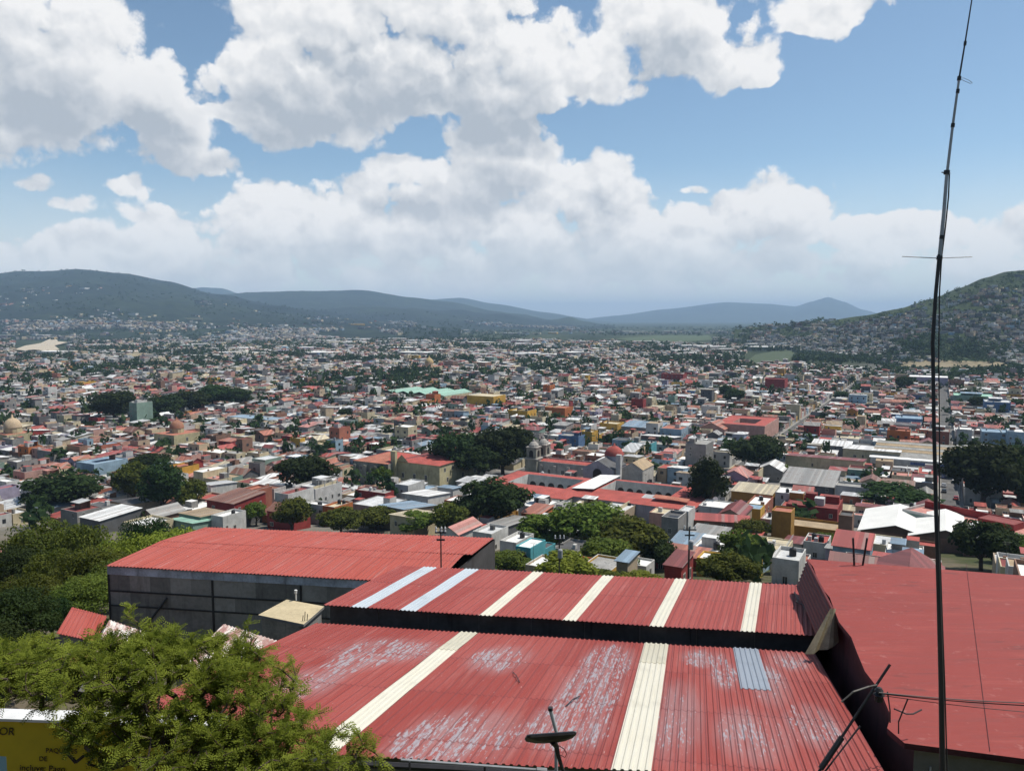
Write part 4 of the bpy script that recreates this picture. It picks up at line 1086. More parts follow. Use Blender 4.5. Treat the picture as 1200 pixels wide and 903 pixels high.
def win_quad(W):
    x, y, z, ww, hh, s_ = W; e = 0.04; a = ww/2
    if s_ == 0: return [(x-a,y-e,z),(x+a,y-e,z),(x+a,y-e,z+hh),(x-a,y-e,z+hh)]
    if s_ == 1: return [(x+e,y-a,z),(x+e,y+a,z),(x+e,y+a,z+hh),(x+e,y-a,z+hh)]
    return [(x-e,y+a,z),(x-e,y-a,z),(x-e,y-a,z+hh),(x-e,y+a,z+hh)]
def window_mesh():
    mb = MB(); pn = MB()
    f = 0.09; p = -0.05
    pn.face([(-.5+f, -0.015, f), (.5-f, -0.015, f), (.5-f, -0.015, 1-f), (-.5+f, -0.015, 1-f)], GLASS)
    for (a, b, c, d_) in ((-.5, .5, 0, f), (-.5, .5, 1-f, 1), (-.5, -.5+f, f, 1-f), (.5-f, .5, f, 1-f), (-.03, .03, f, 1-f)):
        for q, m in quadbox(a, b, p, -0.002, c, d_, TRIM): mb.face(q, m)
    return mb.mesh('window'), pn.mesh('pane')
WMESH, PMESH = window_mesh()
def put_window(W, root):
    x, y, z, ww, hh, s_ = W
    o = link(bpy.data.objects.new('window', WMESH)); o.parent = root
    o.location = (x, y, z); o.rotation_euler = (0, 0, (0, math.pi/2, -math.pi/2)[s_]); o.scale = (ww, 1, hh)
    g = link(bpy.data.objects.new('pane', PMESH)); g.parent = o
class Bld:
    """a building put together in its own frame: x across the street grid, y away, z up"""
    def __init__(s, name, label, cat, loc, rz=GRZ, group=None):
        s.t = thing(name, label, cat, loc, rz, group); s.loc = Vector(loc); s.rz = rz
    def add(s, part, quads, label=None, under=None):
        mb = MB(); mb.add(quads); o = mb.build(part, under or s.t)
        if label: o['label'] = label
        return o
    def mb(s, part, mb, smooth=False): return mb.build(part, s.t, smooth)
    def win(s, *W): put_window(W, s.t)
BUSY = []      # (s0, s1, t0, t1) taken by the buildings placed by hand
HLIST = []     # (thing, phrase pieces) for the labels
def reserve(p, w, d, m=0.5):
    s_, t_ = st(p); BUSY.append((s_-w/2-m, s_+w/2+m, t_-d/2-m, t_+d/2+m))
def hero(px, py, wpx, d, h, wall, roof, typ, label, seed=1, rz=None, wins=True, name='house', cat='house'):
    """a house whose roof centre lies on that sight line"""
    p = gpt(px, py, h); w = wpx*p.y/FPX
    rg = random.Random(seed)
    P, WN = house_parts(rg, w, d, h, wall, roof, typ, wins, clutter=True)
    b = Bld(name, label, cat, p, GRZ if rz is None else rz)
    for part, q in P: b.add(part, q)
    for W in WN[:9]: b.win(*W)
    reserve(p, w, d); HERO.append((label, b, p, w, d, h))
    return b, p, w
HERO = []
LM = {}        # landmarks for the labels: phrase -> point

# ---- church with two bell towers, dome and side chapel
p = gpt(655, 569); LM['twin towered church'] = p
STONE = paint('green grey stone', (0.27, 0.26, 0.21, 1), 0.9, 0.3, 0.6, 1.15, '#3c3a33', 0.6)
STONE2 = paint('pale stone', (0.40, 0.37, 0.33, 1), 0.9, 0.3, 0.65, 1.12, '#4a463f', 0.5)
LILAC = paint('lilac grey plaster', (0.33, 0.31, 0.34, 1), 0.9, 0.3, 0.7, 1.1)
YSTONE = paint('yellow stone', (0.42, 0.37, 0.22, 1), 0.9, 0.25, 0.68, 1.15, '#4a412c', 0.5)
b = Bld('church', 'old stone church with two bell towers, red vault roofs and small red dome', 'church', p+E1*6)
def tower(b, x, y, w, h, mat):
    q = quadbox(x-w/2, x+w/2, y-w/2, y+w/2, -3, h*0.62, mat)
    q += quadbox(x-w/2-.3, x+w/2+.3, y-w/2-.3, y+w/2+.3, h*0.62, h*0.65, STONE2)
    k = w*0.42; q += quadbox(x-k, x+k, y-k, y+k, h*0.65, h*0.92, mat)
    q += quadbox(x-k-.25, x+k+.25, y-k-.25, y+k+.25, h*0.92, h*0.945, STONE2)
    tw = b.add('bell_tower', q)
    for sx_, sy_, dx, dy in ((0, -1, 1, 0), (1, 0, 0, 1), (-1, 0, 0, 1)):
        cx, cy2 = x+sx_*(k+.03), y+sy_*(k+.03); z0 = h*0.68; hw = k*0.42
        arc = [(-hw, z0), (hw, z0)]+[(hw*math.cos(R(a)), h*0.80+hw*math.sin(R(a))) for a in (0, 30, 60, 90, 120, 150, 180)]
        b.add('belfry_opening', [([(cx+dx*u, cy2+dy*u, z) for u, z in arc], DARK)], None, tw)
    m_ = MB(); m_.lathe([(k*0.95, h*0.945), (k*0.9, h*0.99), (k*0.6, h*1.05), (k*0.25, h*1.085), (k*0.22, h*1.12), (0.01, h*1.16)], STONE2, 12, (x, y)); m_.build('cupola', tw)
tower(b, -13.5, -3.5, 5.6, 16.5, STONE); tower(b, -13.0, 5.0, 5.6, 16.5, STONE)
q, rf = parapet(-10.8, 17, -4.5, 5.5, -3, 9.6, 9.0, STONE2); b.add('nave_wall', q)
b.add('nave_roof', [([(-10.6,-4.3,9.0),(17,-4.3,9.0),(17,.5,9.9),(-10.6,.5,9.9)], MR['red']), ([(-10.6,.5,9.9),(17,.5,9.9),(17,5.3,9.0),(-10.6,5.3,9.0)], MR['red'])])
for x in (-9, -2.5, 4, 10.5): b.add('buttress', quadbox(x-.6, x+.6, -5.5, -4.5, -3, 8.2, STONE2))
for x in (-5.5, 1, 7.3): b.win(x, -4.5, 4.2, 1.5, 2.4, 0)
q = quadbox(12, 25, -8, 8, -3, 9.5, LILAC, top=False)
b.add('transept_wall', q); b.add('transept_gable', [([(12,-8.05,9.5),(25,-8.05,9.5),(18.5,-8.05,13.0)], LILAC)]); b.add('transept_gable', [([(12,8,9.5),(18.5,8,13.0),(25,8,9.5)], LILAC)])
b.add('transept_roof', slab([(11.8,-8,9.5),(18.5,-8,13.0),(18.5,8,13.0),(11.8,8,9.5)], .1, MR['dark grey'])+slab([(18.5,-8,13.0),(25.2,-8,9.5),(25.2,8,9.5),(18.5,8,13.0)], .1, MR['dark grey']))
arc = [(-2, 5.6), (2, 5.6)]+[(2*math.cos(R(a)), 7.6+2*math.sin(R(a))) for a in range(0, 181, 30)]
b.add('rose_window', [([(18.5+u, -8.09, z) for u, z in arc], DARK)])
m_ = MB(); m_.lathe([(3.9, 11.0), (3.9, 13.4)], LILAC, 14, (20.5, 5.5)); b.mb('drum', m_)
m_ = MB(); m_.lathe([(4.1, 13.4), (3.9, 14.6), (3.0, 16.0), (1.6, 17.0), (0.5, 17.4), (0.4, 18.2), (0.01, 18.6)], MR['red'], 16, (20.5, 5.5)); b.mb('dome', m_, True)
q = quadbox(27, 36, -2, 12, -3, 9.5, STONE2, top=False)
b.add('chapel_wall', q); b.add('chapel_gable', [([(27,-2.05,9.5),(36,-2.05,9.5),(31.5,-2.05,12.3)], STONE2)])
b.add('chapel_roof', slab([(26.8,-2,9.5),(31.5,-2,12.3),(31.5,12,12.3),(26.8,12,9.5)], .1, MR['grey'])+slab([(31.5,-2,12.3),(36.2,-2,9.5),(36.2,12,9.5),(31.5,12,12.3)], .1, MR['tan']))
q = quadbox(25.6, 27.6, -5.5, -3.5, -3, 15.5, MW['white']); b.add('bell_gable', q)
reserve(p+E1*6+E2*11, 56, 22)

# ---- two cloisters with red roofs round open courts
def cloister(px, py, w, d, cw, cd, h, label, key, wallm, arches, off=(0, 0)):
    p = gpt(px, py, h); LM[key] = p
    b = Bld('cloister', label, 'cloister', p)
    x0, x1, y0, y1 = -w/2, w/2, -d/2, d/2; a0, a1, c0, c1 = off[0]-cw/2, off[0]+cw/2, off[1]-cd/2, off[1]+cd/2
    b.add('wall', quadbox(x0, x1, y0, y1, -3, h, wallm, top=False))
    zi = h+0.9
    T = MR['red']
    b.add('roof', [([(x0-.3,y0-.3,h),(x1+.3,y0-.3,h),(a1,c0,zi),(a0,c0,zi)], T)]); b.add('roof', [([(x1+.3,y0-.3,h),(x1+.3,y1+.3,h),(a1,c1,zi),(a1,c0,zi)], T)])
    b.add('roof', [([(x1+.3,y1+.3,h),(x0-.3,y1+.3,h),(a0,c1,zi),(a1,c1,zi)], T)]); b.add('roof', [([(x0-.3,y1+.3,h),(x0-.3,y0-.3,h),(a0,c0,zi),(a0,c1,zi)], T)])
    cwl = [(pts[::-1], m) for pts, m in quadbox(a0, a1, c0, c1, 0, zi, MW['white'], top=False)]
    b.add('courtyard_wall', cwl); b.add('courtyard_floor', [([(a0,c0,.3),(a1,c0,.3),(a1,c1,.3),(a0,c1,.3)], MR['grey'])])
    for i in range(arches):
        cx = a0+(i+.5)*cw/arches; hw = cw/arches*0.34; zt = h*0.62
        pts = [(-hw, 0.4), (hw, 0.4)]+[(hw*math.cos(R(a)), zt+hw*math.sin(R(a))) for a in range(0, 181, 30)]
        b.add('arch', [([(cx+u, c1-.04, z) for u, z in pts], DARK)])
    n = 5
    for i in range(n):
        b.win(x0+(i+.5)*w/n, y0, 1.6, 1.3, 1.9, 0)
    for i in range(4): b.win(x1, y0+(i+.5)*d/4, 1.6, 1.3, 1.9, 1)
    reserve(p, w, d); return b, p
cloister(633, 567, 38, 36, 24, 17, 8.0, 'left red roofed cloister with pale arcaded court, below the twin towered church', 'cloister below the church', STONE, 6, (1.5, 2))
b, p = cloister(752, 577, 46, 34, 26, 16, 7.5, 'wider cloister with white left wing, arcaded court and lilac end wall', 'wider cloister', LILAC, 7, (-1, 3))
b.add('white_wing_roof', slab([(-22.9,-10,8.6),(-14.4,-10,9.2),(-14.4,17,9.2),(-22.9,17,8.6)], .12, MR['white']))
b.add('ridge_skylight', slab([(8,-12,9.2),(20,-12,8.9),(20,-8.5,9.2),(8,-8.5,9.5)], .15, MR['terracotta']))

# ---- yellow stone convent
p = gpt(440, 571); LM['yellow stone convent'] = p
b = Bld('convent', 'long yellow stone convent with red roofs, a bell gable and shaded left wall', 'convent', p+E1*22)
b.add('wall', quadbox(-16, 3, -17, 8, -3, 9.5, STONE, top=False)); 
b.add('roof', [([(-16.4,-17.4,9.4),(3,-17.4,9.4),(-5,-4,12.2)], MR['terracotta']), ([(3,-17.4,9.4),(3,8,9.4),(-5,-4,12.2)], MR['red']), ([(3,8,9.4),(-16.4,8,9.4),(-5,-4,12.2)], MR['red']), ([(-16.4,8,9.4),(-16.4,-17.4,9.4),(-5,-4,12.2)], MR['red'])])
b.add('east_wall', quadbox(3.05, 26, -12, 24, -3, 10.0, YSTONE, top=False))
b.add('east_roof', [([(3.05,-12.4,10.0),(26.4,-12.4,10.0),(15,6,11.6)], MR['red']), ([(26.4,-12.4,10.0),(26.4,24.4,10.0),(15,6,11.6)], MR['red']), ([(26.4,24.4,10),(3.05,24.4,10),(15,6,11.6)], MR['red']), ([(3.05,24.4,10),(3.05,-12.4,10),(15,6,11.6)], MR['dark red'])])
b.add('bell_gable', quadbox(2.0, 4.4, -14, -12.5, -3, 14.5, YSTONE)); b.add('gable_wall', [([(3.06,-12.06,10),(10,-12.06,10),(6.5,-12.06,13)], YSTONE)])
for y in (-8, -2, 4, 10): b.win(26, y, 6.6, 1.3, 1.9, 1)
for y in (-6, 6, 16): b.win(26, y, 2.0, 1.5, 2.2, 1)
for x in (-12, -6, -1): b.win(x, -17, 5.5, 1.4, 2.0, 0)
for x in (7, 13, 19): b.win(x, -12, 3, 1.4, 2.4, 0)
for x in (-14.5, -8.8, -3.2): b.add('buttress', quadbox(x-.7, x+.7, -18.4, -17, -3, 8, STONE))
reserve(p+E1*24+E2*5, 44, 44)

# ---- white marquee roofs
for i, (px, py, wpx, d, lab) in enumerate(((1052, 606, 64, 26, 'largest white peaked hall roof with brown gable, leftmost of the three halls'), (1108, 612, 62, 24, 'middle white peaked hall roof, partly behind the antenna mast'), (1146, 624, 27, 18, 'smallest white peaked hall roof, rightmost of the three halls'))):
    h = (5.6, 5.4, 4.0)[i]; p = gpt(px, py, h+1.5)
    w = wpx*p.y/FPX*1.12
    b = Bld('market_hall', lab, 'hall', p, GRZ, 'white roofed halls')
    BR = paint('brown gable', (0.12, 0.075, 0.055, 1), 0.8)
    b.add('wall', quadbox(-w/2, w/2, -d/2, d/2, -3, h, MW['brick'], top=False)); b.add('gable', [([(-w/2,-d/2,h),(w/2,-d/2,h),(0,-d/2,h+2.4)], BR)]); b.add('gable', [([(w/2,d/2,h),(-w/2,d/2,h),(0,d/2,h+2.4)], BR)])
    o = .8; k = 2.4/(w/2)
    WHT = paint('white roof membrane', (0.66, 0.65, 0.61, 1), 0.7, 0.2, 0.9, 1.05, '#777066', 0.15) if i == 0 else WHT
    b.add('roof', slab([(-w/2-o,-d/2-o,h-k*o+.1),(0,-d/2-o,h+2.5),(0,d/2+o,h+2.5),(-w/2-o,d/2+o,h-k*o+.1)], .14, WHT)); b.add('roof', slab([(0,-d/2-o,h+2.5),(w/2+o,-d/2-o,h-k*o+.1),(w/2+o,d/2+o,h-k*o+.1),(0,d/2+o,h+2.5)], .14, WHT))
    reserve(p-E1*8, w, d+16)
    if i == 0: LM['white halls'] = p
# ---- long white building with cornice, right
p = gpt(1150, 611, 7); LM['long white terrace'] = p
b = Bld('long_house', 'long white two storey house with grey cornice, tall windows and pink roof terrace', 'house', p, GRZ+R(-28))
q, rf = parapet(-19, 30, -6, 6, -3, 7.4, 6.6, MW['white'], .3); b.add('wall', q); b.add('roof', [(rf, MR['pink'])])
b.add('cornice', quadbox(-19.2, 30.2, -6.25, -6.02, 6.2, 6.6, MW['green'])); b.add('terrace_wall', quadbox(-18, 8, 4.2, 4.5, 6.6, 8.6, MW['red'])); b.add('roof_room', quadbox(0, 9, -2, 4, 6.6, 8.4, MW['red'], topmat=MR['dark red']))
for i in range(11): b.win(-17+i*4.4, -6, 3.2, 1.3, 2.2, 0)
reserve(p, 50, 14)

# ---- market shed with parallel grey roofs and white roof
p = gpt(1085, 531, 6); LM['striped market shed'] = p
b = Bld('market_shed', 'wide market shed with parallel grey sawtooth roofs and white sign wall', 'market', p)
w, n = 46, 5
b.add('wall', quadbox(-w/2, w/2, -22, 22, -3, 5.4, MW['grey'], top=False))
for i in range(n):
    y = -21+i*8.6
    b.add('roof_bay', slab([(-w/2,y,5.5),(w/2,y,5.5),(w/2,y+8.2,7.6),(-w/2,y+8.2,7.6)], .15, MR['tan' if i % 2 else 'grey'])); b.add('bay_edge', quadbox(-w/2, w/2, y+8.22, y+8.5, 5.4, 7.75, MW['cream']))
b.add('front_canopy', slab([(-w/2-.5,-25,6.2),(w/2+.5,-25,6.2),(w/2+.5,-22.1,6.6),(-w/2-.5,-22.1,6.6)], .3, MR['white']))
b.add('sign_panel', quadbox(-w/2, w/2, -25.2, -25.02, 3.2, 6.0, MW['white'])); b.add('sign_lettering_band', quadbox(-6, 14, -25.26, -25.21, 3.9, 5.3, paint('navy lettering', (0.04, 0.06, 0.13, 1), 0.6, 3.0, 0.4, 3.5)))
reserve(p, w, 52)
hero(1023, 527, 60, 24, 6.5, 'cream', 'white', 'sheet', 'long hall with white roof in three sheets left of the striped market shed', 3)
hero(975, 520, 42, 12, 6, 'grey', 'white', 'sheet', 'low building with narrow white roof left of the white hall', 5)
# ---- other buildings picked out in the photograph
def lm(key, b_): LM[key] = b_[1]
lm('tall yellow block', hero(570, 463, 36, 20, 11, 'yellow', 'cream', 'flat', 'tall bright yellow block with plain front, far down the middle of town', 4))
GREENR = MS['mint']
p = gpt(500, 458, 7); LM['mint green market roof'] = p
b = Bld('covered_market', 'covered market with large mint green ridged roof, far down in town', 'market', p)
w, d = 72, 46; b.add('wall', quadbox(-w/2, w/2, -d/2, d/2, -3, 6, MW['cream'], top=False))
for i in range(4):
    x = -w/2+i*w/4; b.add('roof_bay', slab([(x,-d/2-1,6),(x+w/8,-d/2-1,8.6),(x+w/8,d/2,8.6),(x,d/2,6)], .12, GREENR)+slab([(x+w/8,-d/2-1,8.6),(x+w/4,-d/2-1,6),(x+w/4,d/2,6),(x+w/8,d/2,8.6)], .12, GREENR))
reserve(p, w, d)
lm('long red barracks', hero(876, 493, 56, 46, 9, 'salmon', 'red', 'court', 'large salmon building with red roofs round a court, right of centre', 7))
hero(838, 500, 30, 18, 7, 'salmon', 'terracotta', 'gable', 'terracotta gabled wing joined to the large salmon building', 8)
def domed(px, py, h, r, body, domem, label, key, w=16):
    p = gpt(px, py, 0); LM[key] = p
    b = Bld('domed_church', label, 'church', p)
    b.add('wall', quadbox(-w/2, w/2, -w/2, w/2, -3, h, body, topmat=MR['terracotta'])); 
    m_ = MB(); m_.lathe([(r, h), (r, h+r*0.7)], body, 12); b.mb('drum', m_)
    m_ = MB(); m_.lathe([(r*1.05, h+r*0.7), (r*0.98, h+r*1.1), (r*0.75, h+r*1.5), (r*0.4, h+r*1.78), (r*0.14, h+r*1.88), (r*0.12, h+r*2.2), (0.01, h+r*2.35)], domem, 14); b.mb('dome', m_, True)
    for x in (-w*.25, w*.25): b.win(x, -w/2, h*.45, 1.5, 2.4, 0)
    b.win(w/2, 0, h*.45, 1.5, 2.4, 1); b.win(0, -r+0.05, h+.3, 1.2, 1.9, 0)
    reserve(p, w, w)
domed(16, 521, 7, 4.6, YSTONE, paint('cream dome', (0.45, 0.34, 0.22, 1), 0.8), 'small church with cream ribbed dome at the left edge of town', 'cream dome', 14)
domed(208, 523, 8, 3.8, YSTONE, paint('faded orange dome', (0.30, 0.14, 0.085, 1), 0.85), 'yellow stone church with orange dome and lantern, left of centre', 'orange dome', 17)
domed(503, 438, 11, 6, MW['cream'], paint('golden dome', (0.40, 0.29, 0.13, 1), 0.7), 'large far church with golden dome above the mint green market roof', 'golden dome', 26)
hero(165, 472, 14, 12, 16, 'green', 'grey', 'flat', 'narrow tall green block standing between dark trees', 10)
hero(120, 540, 34, 16, 8, 'pale blue', 'blue grey', 'flat', 'two storey pale blue house with flat bluish roof, left of the dark grove', 12)
hero(300, 489, 70, 14, 6, 'white', 'blue grey', 'flat', 'long white building with bluish roof, right of the orange dome church', 14)
hero(70, 572, 60, 18, 6, 'white', 'white', 'sheet', 'broad brilliant white sheet roof behind the left trees', 15)
lm('white cube house', hero(372, 569, 36, 14, 8.5, 'white', 'pale grey', 'flat', 'white cube house with pergola frame on its roof and three front windows', 17))
hero(396, 592, 18, 9, 6.5, 'orange', 'cream', 'flat', 'bright orange house with cream roof right below the white cube house', 19)
hero(445, 588, 44, 14, 6, 'grey', 'pale grey', 'flat', 'long bare grey block wall house with pale flat roof', 21)
hero(478, 595, 40, 16, 6, 'beige', 'blue grey', 'sheet', 'house with large pale blue grey sloping sheet roof', 22, GRZ-R(5))
hero(486, 604, 34, 13, 6, 'cream', 'cream', 'sheet', 'cream house with cream sloping roof by two round green trees', 24)
hero(500, 580, 36, 14, 6, 'white', 'white', 'sheet', 'wide white sheet roof left of the big dark green tree', 26)
hero(277, 583, 46, 14, 7, 'red', 'rust', 'sheet', 'long dark red walled house with rusty roof left of the white cube house', 27)
hero(300, 573, 22, 9, 8, 'terracotta', 'terracotta', 'flat', 'taller orange roofed house above the dark red walled house', 29)
hero(238, 601, 38, 10, 5, 'green', 'tan', 'sheet', 'dark green shed with tan sloping roof at the foot of the slope', 31)
hero(224, 610, 40, 7, 3.5, 'green', 'mint', 'sheet', 'low lean-to with pale mint roof in front of the dark green shed', 33)
hero(268, 603, 20, 9, 5, 'white', 'white', 'flat', 'small white house with black tank behind the warehouse roof', 34)
hero(190, 600, 30, 11, 4.5, 'brick', 'grey', 'gable', 'grey roofed brick house under the dark tall trees', 35)
hero(174, 612, 40, 10, 3.5, 'cream', 'white', 'flat', 'low house with bright white flat roof above the light green trees', 37)
hero(130, 602, 38, 14, 5, 'dark grey', 'white', 'sheet', 'steep white sheet roof catching the sun above the left trees', 39)
hero(160, 588, 36, 12, 5, 'beige', 'dark grey', 'sheet', 'beige house with dark grey sloping roof left of the tall trees', 41)
hero(62, 592, 40, 12, 4.5, 'grey', 'blue grey', 'sheet', 'open shed with flat blue grey roof above the left trees', 43)
hero(108, 590, 30, 9, 5, 'terracotta', 'red', 'sheet', 'terracotta shed with bright red roof among the left houses', 45)
hero(20, 590, 44, 14, 5, 'grey', 'pale grey', 'sheet', 'shed with large pale grey sheet roof at the left edge', 47)
hero(540, 618, 26, 12, 5, 'white', 'pink', 'gable', 'white house with pink tiled roof above the raised red roof', 49)
hero(598, 612, 26, 15, 5, 'dark grey', 'grey', 'sheet', 'grey sloping shed roof under the big dark tree', 51)
hero(575, 622, 26, 9, 5, 'white', 'pale grey', 'flat', 'small white walled house with pale roof beside the grey shed', 53)
lm('turquoise house', hero(622, 637, 20, 7, 6, 'turquoise', 'white', 'flat', 'bright turquoise house with open arch and white roof on the slope', 55))
hero(606, 632, 22, 9, 5, 'white', 'white', 'flat', 'white roofed house with black tank next to the turquoise house', 56)
hero(640, 640, 12, 5, 4.5, 'turquoise', 'dark grey', 'flat', 'small turquoise annexe right of the turquoise house', 57, None, True)
hero(612, 650, 22, 8, 3, 'terracotta', 'terracotta', 'sheet', 'low orange tiled roof below the turquoise house', 59, None, True)
hero(672, 640, 30, 9, 4, 'grey', 'dark grey', 'flat', 'roofless grey block house with dark inside among the trees', 61, None, True)
hero(735, 653, 14, 5, 5, 'beige', 'blue grey', 'sheet', 'tiny grey house with blue roof patch poking out of the trees', 63, None, True)
hero(752, 660, 22, 5, 3, 'white', 'white', 'flat', 'low white wall house right of the tiny blue roofed house', 64, None, True)
hero(796, 656, 20, 8, 4, 'red', 'dark red', 'sheet', 'shed with dull dark red roof by the pole with transformer', 65, None, True)
lm('long bright red roof', hero(838, 607, 78, 7, 6, 'brick', 'red', 'sheet', 'long narrow building with bright red roof below the tall dark tree', 67, GRZ+R(14)))
hero(790, 605, 20, 8, 8, 'grey', 'dark grey', 'flat', 'tall blank grey house with dark roof opening left of the long red roof', 69, None, True)
hero(805, 597, 12, 7, 9, 'white', 'pale grey', 'flat', 'narrow white house behind the tall blank grey house', 71)
hero(830, 626, 40, 12, 5, 'white', 'grey', 'sheet', 'white house with grey sloping roof below the long red roof', 73)
hero(806, 632, 30, 9, 4, 'dark grey', 'blue grey', 'sheet', 'dark shed with blue grey roof left of the white house', 75, None, True)
hero(832, 640, 34, 9, 3.5, 'white', 'white', 'flat', 'low white terrace with black tank below the grey sloping roof', 77, None, True)
hero(770, 588, 30, 12, 5.5, 'brick', 'tan', 'flat', 'brick house with tan flat roof below the wider cloister', 79)
hero(630, 598, 24, 10, 6, 'orange', 'terracotta', 'sheet', 'orange house with bright orange tile roof left of the leafy slope', 81)
hero(632, 590, 34, 12, 6.5, 'white', 'white', 'flat', 'white house with raised black room below the left cloister', 83)
hero(686, 592, 30, 10, 6, 'cream', 'white', 'flat', 'cream house row just below the cloister walls', 85)
hero(725, 594, 30, 12, 5.5, 'beige', 'pale grey', 'flat', 'beige house with pale flat roof at the edge of the leafy slope', 87)
hero(885, 573, 46, 14, 5.5, 'ochre', 'cream', 'sheet', 'long house with cream roof right of the tall dark tree', 89)
hero(905, 548, 30, 14, 5, 'grey', 'white', 'gable', 'peaked white sheet roof among red roofs left of the grey hall', 91)
hero(950, 562, 58, 22, 6, 'dark grey', 'grey', 'sheet', 'grey hall with three wide dull sheet roofs', 93)
hero(968, 538, 84, 18, 6.5, 'cream', 'dark red', 'sheet', 'long cream building with dark red roof behind the grey hall', 95)
lm('maroon terrace house', hero(955, 588, 56, 16, 7, 'red', 'dark red', 'flat', 'maroon walled house with several small rooms on its red roof', 97))
hero(918, 598, 22, 6, 10, 'ochre', 'terracotta', 'flat', 'ochre stair tower left of the maroon terrace house', 98, None, False, 'tower_house', 'tower')
hero(992, 603, 15, 5, 11, 'brick', 'dark grey', 'flat', 'square orange brown chimney like tower right of the maroon terrace house', 99, None, False, 'tower_house', 'tower')
hero(948, 615, 66, 10, 4.5, 'ochre', 'tan', 'flat', 'long low ochre house with tan roof below the towers', 101)
lm('pale blue wall house', hero(1000, 635, 40, 9, 6.5, 'pale blue', 'red', 'sheet', 'house with large pale blue side wall and red roof behind the flat red roof', 103, None, True))
hero(925, 652, 30, 8, 5, 'white', 'pale grey', 'flat', 'white round cornered house left of the flat red roof', 105)
hero(910, 638, 30, 9, 5, 'cream', 'cream', 'flat', 'cream terrace house with railings above the round cornered house', 107)
hero(958, 632, 26, 8, 4.5, 'white', 'red', 'flat', 'small white house with two black round tanks left of the pale blue wall', 109)
hero(885, 646, 30, 10, 4, 'pale blue', 'white', 'flat', 'low house with white roof and pale blue doorway at the slope foot', 111)
hero(880, 622, 30, 10, 4.5, 'salmon', 'red', 'sheet', 'salmon house with red roof right end of the long red roof', 113)
hero(1060, 646, 40, 10, 4, 'white', 'white', 'flat', 'white house with cream roof behind the flat red roof', 115)
hero(1040, 634, 30, 9, 5, 'cream', 'pale grey', 'flat', 'cream house with pale roof below the white halls', 117)
hero(1065, 489, 28, 18, 8, 'blue', 'blue grey', 'flat', 'deep blue block left of the straight street', 119)
hero(1165, 505, 26, 14, 9, 'pale blue', 'blue grey', 'flat', 'sky blue house right of the straight street', 121)
hero(1168, 470, 26, 20, 10, 'blue', 'pale grey', 'flat', 'vivid blue block far down by the right edge', 123)
hero(1100, 504, 22, 12, 8, 'terracotta', 'grey', 'flat', 'terracotta house beside the straight street', 125)
hero(1088, 441, 40, 30, 9, 'lilac', 'white', 'flat', 'large lilac white hall far off near the dry field', 127)
hero(1140, 463, 40, 30, 8, 'green', 'mint', 'flat', 'pale green hall far off near the right edge', 129)
hero(1195, 505, 26, 14, 11, 'pale blue', 'white', 'flat', 'tall pale house with dark bands at the right edge', 131)
hero(670, 510, 26, 9, 7, 'blue', 'grey', 'flat', 'vivid blue house front behind the church towers', 133)
hero(690, 506, 16, 9, 8, 'yellow', 'cream', 'flat', 'pale yellow house right of the vivid blue house', 135)
hero(755, 518, 24, 9, 7, 'turquoise', 'grey', 'flat', 'turquoise house front behind the red dome', 137)
hero(733, 515, 26, 9, 7, 'pale blue', 'dark grey', 'flat', 'slate blue house left of the turquoise house front', 139)
hero(717, 496, 22, 12, 7, 'yellow', 'yellow' if False else 'cream', 'flat', 'golden yellow house beyond the red dome', 141)
hero(790, 501, 26, 14, 8, 'pale blue', 'terracotta', 'flat', 'sky blue house left of the large salmon building', 143)
hero(755, 499, 46, 16, 6, 'grey', 'blue grey', 'sheet', 'hall with wide pale blue grey roof beyond the red dome', 145)
hero(775, 512, 40, 14, 5, 'dark grey', 'white', 'sheet', 'dark fronted hall with white roof right of the turquoise front', 147)
hero(820, 518, 24, 14, 13, 'grey', 'grey', 'flat', 'tall grey apartment block left of the broad dark tree', 149)
hero(910, 444, 22, 18, 13, 'red', 'dark red', 'flat', 'tall deep red block far down right of centre', 151)
hero(660, 590, 8, 6, 8.5, 'white', 'grey', 'flat', 'narrow white house end beside the raised black room', 153)
hero(737, 456, 22, 16, 9, 'orange', 'grey', 'flat', 'orange block far down right of the tall yellow block', 155)
hero(790, 438, 26, 16, 10, 'red', 'rust', 'flat', 'brownish red block in front of the far grove', 157)
hero(655, 477, 26, 14, 8, 'orange', 'terracotta', 'flat', 'bright orange house right of the tall yellow block', 159)
hero(612, 481, 26, 14, 8, 'yellow', 'cream', 'flat', 'mustard yellow terrace right of the tall yellow block', 161)
def lathe_tank(mat, r, h):
    m_ = MB(); m_.lathe([(0.01, 0), (r, 0), (r*1.02, h*.25), (r, h*.3), (r*1.02, h*.55), (r, h*.6), (r*1.0, h*.78), (r*.75, h*.92), (r*.3, h*.98), (r*.28, h*1.06), (0.01, h*1.07)], mat, 12); return m_.mesh('water_tank')
TANKM = {'black': lathe_tank(BLACKP, 0.62, 1.5), 'white': lathe_tank(WHITEP, 0.62, 1.5)}
def hero_by(txt): return next(q for q in HERO if txt in q[0])
def tank_on(txt, lx, ly, label, c='black', k=1.0):
    _, b, p, w, d, h = hero_by(txt); rz = b.rz
    o = link(bpy.data.objects.new('water_tank', TANKM[c])); x, y = lx*w, ly*d
    o.location = (p.x+x*math.cos(rz)-y*math.sin(rz), p.y+x*math.sin(rz)+y*math.cos(rz), p.z+h+0.02); o.scale = (k, k, k)
    tag(o, label, 'water tank', 'water tanks on the roofs')
tank_on('small white house with black tank', .2, .1, 'black water tank on the small white house behind the warehouse')
tank_on('white roofed house with black tank', .1, .2, 'black water tank on the white roof next to the turquoise house')
tank_on('low white terrace with black tank', .3, -.2, 'black water tank on the low white terrace', 'black', 1.25)
tank_on('two black round tanks', -.15, 0, 'left one of two black round tanks on the small white house')
